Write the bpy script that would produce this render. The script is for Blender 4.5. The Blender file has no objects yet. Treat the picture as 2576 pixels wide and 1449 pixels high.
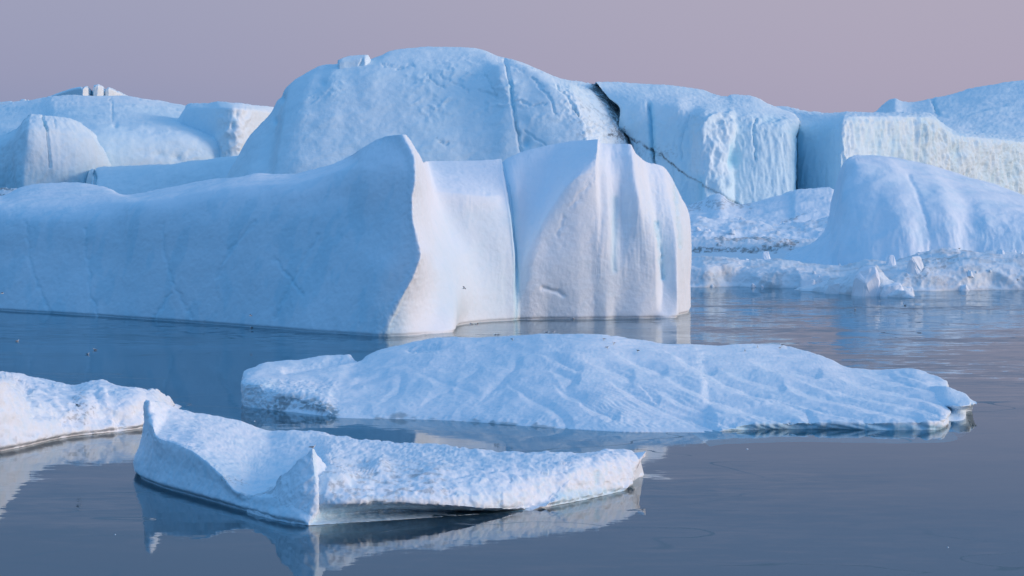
import bpy, bmesh, math, random
import numpy as np

# ---------------------------------------------------------------- camera
S = bpy.context.scene
COL = S.collection
FPX, W_PX, H_PX, HORIZON = 7300.0, 2576.0, 1449.0, 350.0   # focal length / picture size in reference pixels
CAM_H = 42.0
PITCH = math.atan((H_PX / 2 - HORIZON) / FPX)
cam_d = bpy.data.cameras.new('camera')
cam_d.sensor_width = 36.0
cam_d.lens = 36.0 * FPX / W_PX
cam_d.clip_start, cam_d.clip_end = 1.0, 60000.0
cam = bpy.data.objects.new('camera', cam_d)
cam.location = (0, 0, CAM_H)
cam.rotation_euler = (math.pi / 2 - PITCH, 0, 0)
COL.objects.link(cam)
S.camera = cam

# ---------------------------------------------------------------- light
SUN_AZ, SUN_EL = math.radians(101), math.radians(13)        # azimuth clockwise from the view direction
S.view_settings.view_transform = 'Standard'
S.view_settings.look = 'None'
S.view_settings.exposure = 0.0
S.view_settings.gamma = 1.0
S.cycles.use_denoising = True
S.cycles.max_bounces = 6

world = bpy.data.worlds.new('World')
S.world = world
world.use_nodes = True
nt = world.node_tree
nt.nodes.clear()


class NB:
    """tiny node builder"""
    def __init__(self, tree): self.t = tree
    def n(self, kind, **kw):
        nd = self.t.nodes.new(kind)
        for k, v in kw.items(): setattr(nd, k, v)
        return nd
    def link(self, a, b): self.t.links.new(a, b)
    def val(self, sock, v):
        if isinstance(v, bpy.types.NodeSocket): self.link(v, sock)
        else: sock.default_value = v
    def math(self, op, a, b=0.0, c=0.0, clamp=False):
        nd = self.n('ShaderNodeMath', operation=op, use_clamp=clamp)
        self.val(nd.inputs[0], a); self.val(nd.inputs[1], b); self.val(nd.inputs[2], c)
        return nd.outputs[0]
    def maprange(self, v, a, b, c=0.0, d=1.0, smooth=True):
        nd = self.n('ShaderNodeMapRange')
        nd.interpolation_type = 'SMOOTHSTEP' if smooth else 'LINEAR'
        self.val(nd.inputs[0], v)
        for i, x in enumerate((a, b, c, d)): nd.inputs[i + 1].default_value = x
        return nd.outputs[0]
    def mix(self, f, a, b, blend='MIX'):
        nd = self.n('ShaderNodeMix', data_type='RGBA', blend_type=blend)
        self.val(nd.inputs[0], f); self.val(nd.inputs[6], a); self.val(nd.inputs[7], b)
        return nd.outputs[2]
    def ramp(self, f, stops):
        nd = self.n('ShaderNodeValToRGB')
        e = nd.color_ramp.elements
        while len(e) < len(stops): e.new(0.5)
        for el, (p, c) in zip(e, stops): el.position = p; el.color = (*c, 1)
        self.val(nd.inputs[0], f)
        return nd.outputs[0]
    def noise(self, vec, scale, detail=3.0, rough=0.5, dist=0.0):
        nd = self.n('ShaderNodeTexNoise')
        self.val(nd.inputs['Vector'], vec)
        nd.inputs['Scale'].default_value = scale; nd.inputs['Detail'].default_value = detail
        nd.inputs['Roughness'].default_value = rough; nd.inputs['Distortion'].default_value = dist
        return nd
    def vmul(self, v, xyz):
        nd = self.n('ShaderNodeVectorMath', operation='MULTIPLY')
        self.val(nd.inputs[0], v); nd.inputs[1].default_value = xyz
        return nd.outputs[0]


b = NB(nt)
tc = b.n('ShaderNodeTexCoord')
sep = b.n('ShaderNodeSeparateXYZ'); b.link(tc.outputs['Generated'], sep.inputs[0])
dx, dy, dz = sep.outputs
up = b.math('MAXIMUM', dz, 0.0)
# twilight arch seen past the ice: earth shadow low down, pink belt above it, blue higher up
left = b.ramp(up, [(0.0, (0.250, 0.290, 0.460)), (0.022, (0.302, 0.316, 0.472)), (0.05, (0.328, 0.338, 0.482)), (0.085, (0.26, 0.31, 0.47)),
                   (0.14, (0.178, 0.275, 0.465)), (0.35, (0.20, 0.42, 0.72)), (1.0, (0.20, 0.45, 0.83))])
right = b.ramp(up, [(0.0, (0.375, 0.348, 0.475)), (0.022, (0.402, 0.365, 0.486)), (0.05, (0.418, 0.380, 0.490)), (0.085, (0.31, 0.33, 0.47)),
                    (0.14, (0.20, 0.285, 0.47)), (0.35, (0.28, 0.43, 0.67)), (1.0, (0.21, 0.45, 0.83))])
fwd = b.mix(b.maprange(dx, -0.20, 0.16), left, right)
# open sky at the left and behind: clear dusk blue
back = b.ramp(up, [(0.0, (0.105, 0.280, 0.54)), (0.3, (0.120, 0.335, 0.68)), (1.0, (0.20, 0.45, 0.84))])
side = b.math('ADD', b.math('MULTIPLY', dx, -0.62), b.math('MULTIPLY', dy, -0.78))
col = b.mix(b.maprange(side, -0.35, 0.45), fwd, back)
# afterglow round the sun's azimuth
sd = (math.sin(SUN_AZ) * math.cos(0.08), math.cos(SUN_AZ) * math.cos(0.08), math.sin(0.08))
dot = b.n('ShaderNodeVectorMath', operation='DOT_PRODUCT')
b.link(tc.outputs['Generated'], dot.inputs[0]); dot.inputs[1].default_value = sd
g = b.math('POWER', b.math('MAXIMUM', dot.outputs['Value'], 0.0), 5.0)
col = b.mix(g, col, (1.15, 0.86, 0.74, 1))
sky = b.n('ShaderNodeTexSky', sky_type='NISHITA')
sky.sun_disc = False
sky.sun_elevation = SUN_EL
sky.sun_rotation = SUN_AZ
sky.altitude = 40
nis = b.vmul(sky.outputs[0], (0.004, 0.004, 0.004))
add = b.mix(1.0, col, nis, 'ADD')
bg = b.n('ShaderNodeBackground')
b.link(add, bg.inputs['Color'])
bg.inputs['Strength'].default_value = 1.0
wo = b.n('ShaderNodeOutputWorld')
b.link(bg.outputs[0], wo.inputs['Surface'])

sun_d = bpy.data.lights.new('sun', 'SUN')
sun_d.energy = 1.8
sun_d.angle = math.radians(22)
sun_d.color = (1.0, 0.81, 0.69)
sun = bpy.data.objects.new('sun', sun_d)
sun.rotation_euler = (math.pi / 2 - SUN_EL, 0, math.pi - SUN_AZ)
COL.objects.link(sun)

# ---------------------------------------------------------------- maths helpers
CP, SP = math.cos(PITCH), math.sin(PITCH)


def point(px, py, Y):
    x, y = (px - W_PX / 2) / FPX, -(py - H_PX / 2) / FPX
    d = np.array((x, CP + y * SP, -SP + y * CP))
    return np.array((0, 0, CAM_H)) + d * (Y / d[1])


def water_Y(py):
    y = -(py - H_PX / 2) / FPX
    dz_, dy_ = -SP + y * CP, CP + y * SP
    return -CAM_H / dz_ * dy_


def foot_py(Y):
    lo, hi = HORIZON + 1, 6000.0
    for _ in range(60):
        m = (lo + hi) / 2
        if water_Y(m) > Y: lo = m
        else: hi = m
    return lo


def project(P):
    x, y, z = P[..., 0], P[..., 1], P[..., 2] - CAM_H
    fw = y * CP - z * SP
    upc = y * SP + z * CP
    return W_PX / 2 + FPX * x / fw, H_PX / 2 - FPX * upc / fw


def pchip(x, Yv, xq):
    x = np.asarray(x, float); Yv = np.asarray(Yv, float)
    h = np.diff(x)[:, None]
    d = np.diff(Yv, axis=0) / h
    m = np.zeros_like(Yv)
    if len(x) == 2:
        m[:] = d[0]
    else:
        w1, w2 = 2 * h[1:] + h[:-1], h[1:] + 2 * h[:-1]
        ok = d[:-1] * d[1:] > 0
        with np.errstate(divide='ignore', invalid='ignore'):
            hm = (w1 + w2) / (w1 / d[:-1] + w2 / d[1:])
        m[1:-1] = np.where(ok, hm, 0)
        m[0], m[-1] = d[0], d[-1]
    i = np.clip(np.searchsorted(x, xq, side='right') - 1, 0, len(x) - 2)
    t = ((xq - x[i]) / h[i, 0])[:, None]
    hh = h[i]
    return ((2 * t ** 3 - 3 * t ** 2 + 1) * Yv[i] + (t ** 3 - 2 * t ** 2 + t) * hh * m[i]
            + (-2 * t ** 3 + 3 * t ** 2) * Yv[i + 1] + (t ** 3 - t ** 2) * hh * m[i + 1])


def _hash(i, j, k, seed):
    h = (i.astype(np.uint32) * np.uint32(374761393) + j.astype(np.uint32) * np.uint32(668265263)
         + k.astype(np.uint32) * np.uint32(2147483647) + np.uint32(seed * 974711 + 13))
    h = (h ^ (h >> np.uint32(13))) * np.uint32(1274126177)
    h = (h ^ (h >> np.uint32(16))) * np.uint32(2246822519)
    return h ^ (h >> np.uint32(15))


GR = np.array([(1, 1, 0), (-1, 1, 0), (1, -1, 0), (-1, -1, 0), (1, 0, 1), (-1, 0, 1), (1, 0, -1), (-1, 0, -1),
               (0, 1, 1), (0, -1, 1), (0, 1, -1), (0, -1, -1), (1, 1, 0), (-1, 1, 0), (0, -1, 1), (0, -1, -1)], float)


def perlin(p, seed=0):
    f = np.floor(p); r = p - f
    ii = f.astype(np.int64)
    u = r * r * r * (r * (r * 6 - 15) + 10)
    out = 0.0
    for a in (0, 1):
        wa = u[..., 0] if a else 1 - u[..., 0]
        for c in (0, 1):
            wc = u[..., 1] if c else 1 - u[..., 1]
            for e in (0, 1):
                we = u[..., 2] if e else 1 - u[..., 2]
                g_ = GR[_hash(ii[..., 0] + a, ii[..., 1] + c, ii[..., 2] + e, seed) & np.uint32(15)]
                out = out + wa * wc * we * (g_[..., 0] * (r[..., 0] - a) + g_[..., 1] * (r[..., 1] - c) + g_[..., 2] * (r[..., 2] - e))
    return out


def fbm(p, octaves=4, seed=0, gain=0.5):
    s, a, o = 1.0, 1.0, 0.0
    for k in range(octaves):
        o = o + a * perlin(p * s, seed + k); s *= 2.03; a *= gain
    return o


def ridged(p, octaves=4, seed=0, gain=0.5):
    s, a, o = 1.0, 1.0, 0.0
    for k in range(octaves):
        o = o + a * (1 - 2 * np.abs(perlin(p * s, seed + k))); s *= 2.03; a *= gain
    return o - 1.0


def cells(p, seed=0):
    """distance to the nearest cell point (0..~1) and that cell's random number"""
    f = np.floor(p).astype(np.int64)
    best = np.full(p.shape[:-1], 9.0); idv = np.zeros(p.shape[:-1])
    for a in (-1, 0, 1):
        for c in (-1, 0, 1):
            for e in (-1, 0, 1):
                q = f + np.array((a, c, e))
                h = _hash(q[..., 0], q[..., 1], q[..., 2], seed)
                j = np.stack([(h & np.uint32(255)) / 255.0, ((h >> np.uint32(8)) & np.uint32(255)) / 255.0,
                              ((h >> np.uint32(16)) & np.uint32(255)) / 255.0], -1)
                d = ((q + j - p) ** 2).sum(-1)
                m = d < best
                best = np.where(m, d, best); idv = np.where(m, (h >> np.uint32(24)) / 255.0, idv)
    return np.sqrt(best), idv


def sstep(x, a, c):
    t = np.clip((x - a) / (c - a), 0, 1)
    return t * t * (3 - 2 * t)


def line_dist(X, Yp, pts):
    best = np.full(X.shape, 1e9)
    for (x0, y0), (x1, y1) in zip(pts[:-1], pts[1:]):
        vx, vy = x1 - x0, y1 - y0
        t = np.clip(((X - x0) * vx + (Yp - y0) * vy) / (vx * vx + vy * vy + 1e-9), 0, 1)
        best = np.minimum(best, (X - x0 - t * vx) ** 2 + (Yp - y0 - t * vy) ** 2)
    return np.sqrt(best)


def blob(X, Yp, cx, cy, rx, ry):
    return np.exp(-(((X - cx) / rx) ** 2 + ((Yp - cy) / ry) ** 2))


class Ctx:
    """what a surface function gets: reference coordinates of every vertex and its position in 'pixels' of its own distance"""
    def __init__(self, P, Y0):
        self.P, self.s = P, Y0 / FPX
        self.X, self.Y = project(P)
        self.q = P / self.s
        self.jx = fbm(self.q / 22.0, 3, 71) * 6
        self.jy = fbm(self.q / 22.0, 3, 83) * 6
    def n(self, wl, oct=3, seed=0, gain=0.5, st=(1, 1, 1)):
        return fbm(self.q * np.array(st) / wl, oct, seed, gain)
    def rid(self, wl, oct=3, seed=0, gain=0.5, st=(1, 1, 1)):
        return ridged(self.q * np.array(st) / wl, oct, seed, gain)
    def cell(self, wl, seed=0, st=(1, 1, 1)):
        return cells(self.q * np.array(st) / wl, seed)
    def crack(self, pts, w, jit=1.0):
        return np.exp(-(line_dist(self.X + self.jx * jit, self.Y + self.jy * jit, pts) / w) ** 2)
    def near(self, pts, w, jit=1.0):
        return 1 - sstep(line_dist(self.X + self.jx * jit, self.Y + self.jy * jit, pts), 0.4 * w, w)
    def box(self, x0, x1, y0, y1, soft=20):
        X, Y = self.X + self.jx, self.Y + self.jy
        return sstep(X, x0 - soft, x0 + soft) * (1 - sstep(X, x1 - soft, x1 + soft)) * sstep(Y, y0 - soft, y0 + soft) * (1 - sstep(Y, y1 - soft, y1 + soft))


# ---------------------------------------------------------------- mesh helpers
def grid_mesh(name, P, mat, attrs=None, caps=False):
    nu, nv = P.shape[:2]
    me = bpy.data.meshes.new(name)
    me.vertices.add(nu * nv)
    me.vertices.foreach_set('co', P.reshape(-1).astype(np.float32))
    idx = np.arange(nu * nv).reshape(nu, nv)
    q = np.stack([idx[:-1, :-1], idx[1:, :-1], idx[1:, 1:], idx[:-1, 1:]], -1).reshape(-1, 4)
    me.loops.add(q.size); me.polygons.add(len(q))
    me.loops.foreach_set('vertex_index', q.reshape(-1).astype(np.int32))
    me.polygons.foreach_set('loop_start', np.arange(0, q.size, 4, dtype=np.int32))
    me.polygons.foreach_set('use_smooth', np.ones(len(q), bool))
    me.update(calc_edges=True)
    if caps:
        bm = bmesh.new(); bm.from_mesh(me); bm.verts.ensure_lookup_table()
        for row in (idx[0][::-1], idx[-1]):
            f_ = bm.faces.new([bm.verts[int(i)] for i in row])
            bmesh.ops.triangulate(bm, faces=[f_])
        bm.to_mesh(me); bm.free()
    for k, v in (attrs or {}).items():
        a = me.attributes.new(k, 'FLOAT', 'POINT')
        a.data.foreach_set('value', np.clip(v, 0, 1).reshape(-1).astype(np.float32))
    me.materials.append(mat)
    return me


def tag(o, label=None, cat=None, group=None, kind=None):
    for k, v in (('label', label), ('category', cat), ('group', group), ('kind', kind)):
        if v: o[k] = v
    return o


def link(name, me, parent=None, loc=None):
    o = bpy.data.objects.new(name, me)
    COL.objects.link(o)
    if loc is not None: o.location = loc
    if parent is not None: o.parent = parent
    return o


SURF = {}


def loft(name, cols, Y0, mat, surf=None, du=2.6, dv=2.6, back=None, foot_z=-2.5, mask=None, key=None, parent=None, notch=0.0, notch_h=0.35, crease=None):
    """a solid ice body lofted through upright profiles that run from the waterline up the front to the crest and down the far side.
    A profile point is (x, y[, distance]) ; the first one stands on the water."""
    W, NF = [], 0
    raw = []
    for c in cols:
        pts = [list(p) + [None] * (3 - len(p)) for p in c]
        if pts[0][2] is None: pts[0][2] = water_Y(pts[0][1])
        a = np.array([(p[0], p[1]) for p in pts], float)
        t = np.r_[0, np.cumsum(np.maximum(np.hypot(*np.diff(a, axis=0).T), 0.5))]
        known = [i for i, p in enumerate(pts) if p[2] is not None]
        Ys = np.interp(t, t[known], [pts[i][2] for i in known])
        raw.append((a, t, Ys))
        NF = max(NF, int(t[-1] / dv) + 2)
    bk = back if back is not None else 30 * Y0 / FPX * 6
    NB_ = 28
    rows = []
    marks = [crease] * len(raw) if isinstance(crease, int) else (crease or [None] * len(raw))
    fr = [t[m] / t[-1] for (a, t, Ys), m in zip(raw, marks) if m is not None and m < len(t) - 1]
    tm = float(np.mean(fr)) if fr else None
    for (a, t, Ys), m in zip(raw, marks):
        w = np.array([point(x, y, Y) for (x, y), Y in zip(a, Ys)])
        tt = np.linspace(0, t[-1], NF)
        if m is not None and m < len(t) - 1:             # every profile reaches its marked break in slope on the same row
            tt = np.interp(np.linspace(0, 1, NF), [0, tm, 1], [0, t[m], t[-1]])
        f = pchip(t, w, tt)
        foot = f[0].copy(); foot[2] = foot_z
        k = np.linspace(0, 1, NB_ + 1)[1:]
        c = f[-1]
        bx = c[0] * (1 + 0.0 * k); by = c[1] + bk * k ** 0.8
        bz = c[2] * (1 - k ** 1.7) + foot_z * k ** 1.7
        rows.append(np.vstack([foot[None], f, np.stack([bx, by, bz], -1)]))
    R = np.array(rows)                                   # columns x rows x 3
    mid = R.shape[1] // 2
    X0, Y0p = project(R)
    dd = np.hypot(np.diff(X0, axis=0), np.diff(Y0p, axis=0))
    du_ = np.maximum(np.percentile(dd[:, 1:NF], 80, axis=1), 0.6)
    u = np.r_[0, np.cumsum(du_)]
    nu = int(u[-1] / du) + 2
    G = pchip(u, R.reshape(len(R), -1), np.linspace(0, u[-1], nu)).reshape(nu, -1, 3)
    gu, gv = np.gradient(G, axis=0), np.gradient(G, axis=1)
    N = np.cross(gu, gv)
    N /= np.linalg.norm(N, axis=-1, keepdims=True) + 1e-9
    c = Ctx(G, Y0)
    c.N = N
    if surf is not None:
        d = surf(c) * c.s
        G = G + N * d[..., None]
    if notch:
        z = G[..., 2]
        G = G - N * (notch * np.exp(-(np.maximum(z - 0.05, 0) / notch_h) ** 2))[..., None] * np.array((1, 1, 0.0))
    attrs = mask(c) if mask else {}
    me = grid_mesh(name, G, mat, attrs, caps=True)
    o = link(name, me, parent)
    SURF[key or name] = (G, *project(G))
    return o


def surface_at(key, px, py):
    G, X, Y = SURF[key]
    d = np.hypot(X - px, Y - py) + (G[..., 1] - G[..., 1].min()) * 0.01
    i = np.unravel_index(np.argmin(d), d.shape)
    return G[i]


def F(px, Y):
    return (px, foot_py(Y), Y)


# ---------------------------------------------------------------- materials
def ice_material(name, snow=(0.82, 0.87, 0.93), ice=(0.40, 0.70, 0.84), dirt=(0.10, 0.105, 0.11), grain=1.0, size=1.0, rough=0.6, cast=0.25):
    m = bpy.data.materials.new(name); m.use_nodes = True
    t = m.node_tree; t.nodes.clear(); k = NB(t)
    geo = k.n('ShaderNodeNewGeometry')
    pos = geo.outputs['Position']
    a_b = k.n('ShaderNodeAttribute', attribute_name='blue').outputs['Fac']
    a_d = k.n('ShaderNodeAttribute', attribute_name='dirt').outputs['Fac']
    a_w = k.n('ShaderNodeAttribute', attribute_name='wet_shade').outputs['Fac']
    big = k.noise(pos, 0.05 / size, 4, 0.55).outputs['Fac']
    mid = k.noise(pos, 0.6 / size, 5, 0.6).outputs['Fac']
    fine = k.noise(pos, 3.0 / size, 4, 0.65).outputs['Fac']
    tint = k.math('MULTIPLY', k.maprange(big, 0.35, 0.7), cast)
    tint = k.math('ADD', tint, k.math('MULTIPLY', k.maprange(mid, 0.45, 0.75), cast * 0.6))
    fac = k.math('ADD', tint, a_b, clamp=True)
    c = k.mix(fac, (*snow, 1), (*ice, 1))
    c = k.mix(k.math('MULTIPLY', a_w, 0.85), c, (0.20, 0.27, 0.31, 1))
    dfac = k.math('MULTIPLY', a_d, k.maprange(fine, 0.30, 0.62, 0.35, 1.0))
    c = k.mix(dfac, c, (*dirt, 1))
    p = k.n('ShaderNodeBsdfPrincipled')
    k.link(c, p.inputs['Base Color'])
    k.val(p.inputs['Roughness'], k.math('SUBTRACT', rough, k.math('MULTIPLY', a_w, 0.3)))
    p.inputs['Specular IOR Level'].default_value = 0.25
    h = k.math('ADD', k.math('MULTIPLY', mid, 0.55), k.math('MULTIPLY', fine, 0.2))
    bp = k.n('ShaderNodeBump')
    bp.inputs['Strength'].default_value = 0.35 * grain
    bp.inputs['Distance'].default_value = 0.6 * size
    k.link(h, bp.inputs['Height'])
    k.link(bp.outputs[0], p.inputs['Normal'])
    o = k.n('ShaderNodeOutputMaterial'); k.link(p.outputs[0], o.inputs['Surface'])
    return m


def plain(name, col, rough=0.6):
    m = bpy.data.materials.new(name); m.use_nodes = True
    k = NB(m.node_tree)
    p = m.node_tree.nodes['Principled BSDF']
    geo = k.n('ShaderNodeTexCoord')
    n = k.noise(geo.outputs['Object'], 9.0, 3)
    k.link(k.mix(n.outputs['Fac'], (*[c * 0.85 for c in col], 1), (*[min(1, c * 1.12) for c in col], 1)), p.inputs['Base Color'])
    p.inputs['Roughness'].default_value = rough
    return m


SNOW = ice_material('wind_packed_snow', cast=0.12)
BERG = ice_material('berg_ice', snow=(0.82, 0.87, 0.93), cast=0.16, size=1.3, grain=0.7)
FAR = ice_material('glacier_ice', snow=(0.81, 0.875, 0.91), ice=(0.47, 0.74, 0.85), cast=0.20, size=3.0)
FLOE = ice_material('floe_snow', snow=(0.84, 0.87, 0.92), cast=0.14, size=0.6, grain=0.55)
DIRTY = ice_material('dirty_ice', snow=(0.76, 0.80, 0.84), dirt=(0.16, 0.155, 0.15), cast=0.15, size=1.2, grain=0.7)
WETICE = ice_material('wet_green_ice', snow=(0.50, 0.58, 0.56), ice=(0.42, 0.56, 0.55), cast=0.5, size=0.5, rough=0.4)
SUBMERGED = ice_material('submerged_ice', snow=(0.03, 0.66, 0.74), ice=(0.01, 0.50, 0.60), cast=0.5, size=0.6, grain=0.3)

# ---------------------------------------------------------------- water
wm = bpy.data.materials.new('calm_sea_water'); wm.use_nodes = True
t = wm.node_tree; t.nodes.clear(); k = NB(t)
pos = k.n('ShaderNodeNewGeometry').outputs['Position']
breeze = k.noise(k.vmul(pos, (0.6, 1.0, 1.0)), 0.011, 3, 0.5).outputs['Fac']
sp_ = k.n('ShaderNodeSeparateXYZ'); k.link(pos, sp_.inputs[0])
far = k.maprange(sp_.outputs[1], 430.0, 760.0)
amp = k.math('MULTIPLY', k.maprange(breeze, 0.40, 0.66, 0.18, 1.35), k.math('ADD', k.math('MULTIPLY', far, 0.048), 0.012))
w1 = k.noise(k.vmul(pos, (0.35, 1.0, 1.0)), 0.55, 3, 0.6, 0.6).outputs['Color']
w2 = k.noise(k.vmul(pos, (0.25, 1.0, 1.0)), 0.07, 2, 0.5, 0.3).outputs['Color']
def slopes(colr):
    s_ = k.n('ShaderNodeSeparateColor'); k.link(colr, s_.inputs[0])
    return [k.math('SUBTRACT', s_.outputs[i], 0.5) for i in (0, 1)]
a1, a2 = slopes(w1), slopes(w2)
lines = k.noise(k.vmul(pos, (0.5, 1.0, 1.0)), 0.035, 2, 0.5, 0.5).outputs['Fac']
lm = k.noise(pos, 0.02, 1, 0.5).outputs['Fac']
line = k.math('MULTIPLY', k.maprange(k.math('ABSOLUTE', k.math('SUBTRACT', lines, 0.5)), 0.0, 0.0035, 1.0, 0.0), k.maprange(lm, 0.47, 0.56))
nx = k.math('MULTIPLY', k.math('ADD', a1[0], k.math('MULTIPLY', a2[0], 0.4)), k.math('MULTIPLY', amp, 0.8))
ny = k.math('MULTIPLY', k.math('ADD', a1[1], k.math('MULTIPLY', a2[1], 0.6)), k.math('MULTIPLY', amp, 4.0))
ny = k.math('ADD', ny, k.math('MULTIPLY', line, -0.09))
cx = k.n('ShaderNodeCombineXYZ'); k.link(nx, cx.inputs[0]); k.link(ny, cx.inputs[1]); cx.inputs[2].default_value = 1.0
nrm = k.n('ShaderNodeVectorMath', operation='NORMALIZE'); k.link(cx.outputs[0], nrm.inputs[0])
fr = k.n('ShaderNodeFresnel'); fr.inputs['IOR'].default_value = 1.333; k.link(nrm.outputs[0], fr.inputs['Normal'])
gl = k.n('ShaderNodeBsdfGlossy'); gl.inputs['Roughness'].default_value = 0.03; k.link(nrm.outputs[0], gl.inputs['Normal'])
gl.inputs['Color'].default_value = (0.90, 0.97, 1.0, 1)
df = k.n('ShaderNodeBsdfDiffuse'); df.inputs['Color'].default_value = (0.03, 0.11, 0.17, 1)
tr = k.n('ShaderNodeBsdfTransparent'); tr.inputs['Color'].default_value = (0.62, 0.92, 0.96, 1)
m1 = k.n('ShaderNodeMixShader'); m1.inputs[0].default_value = 0.78; k.link(df.outputs[0], m1.inputs[1]); k.link(tr.outputs[0], m1.inputs[2])
m2 = k.n('ShaderNodeMixShader'); k.link(fr.outputs[0], m2.inputs[0]); k.link(m1.outputs[0], m2.inputs[1]); k.link(gl.outputs[0], m2.inputs[2])
o = k.n('ShaderNodeOutputMaterial'); k.link(m2.outputs[0], o.inputs['Surface'])


def sheet(name, x0, x1, y0, y1, z, mat):
    me = bpy.data.meshes.new(name)
    me.from_pydata([(x0, y0, z), (x1, y0, z), (x1, y1, z), (x0, y1, z)], [], [(0, 1, 2, 3)])
    me.materials.append(mat)
    return link(name, me)


tag(sheet('water', -15000, 15000, -3000, 25000, 0.0, wm), kind='structure')
tag(sheet('sea_bed', -15000, 15000, -3000, 25000, -60.0, plain('deep_sea', (0.004, 0.016, 0.03))), kind='structure')

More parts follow.
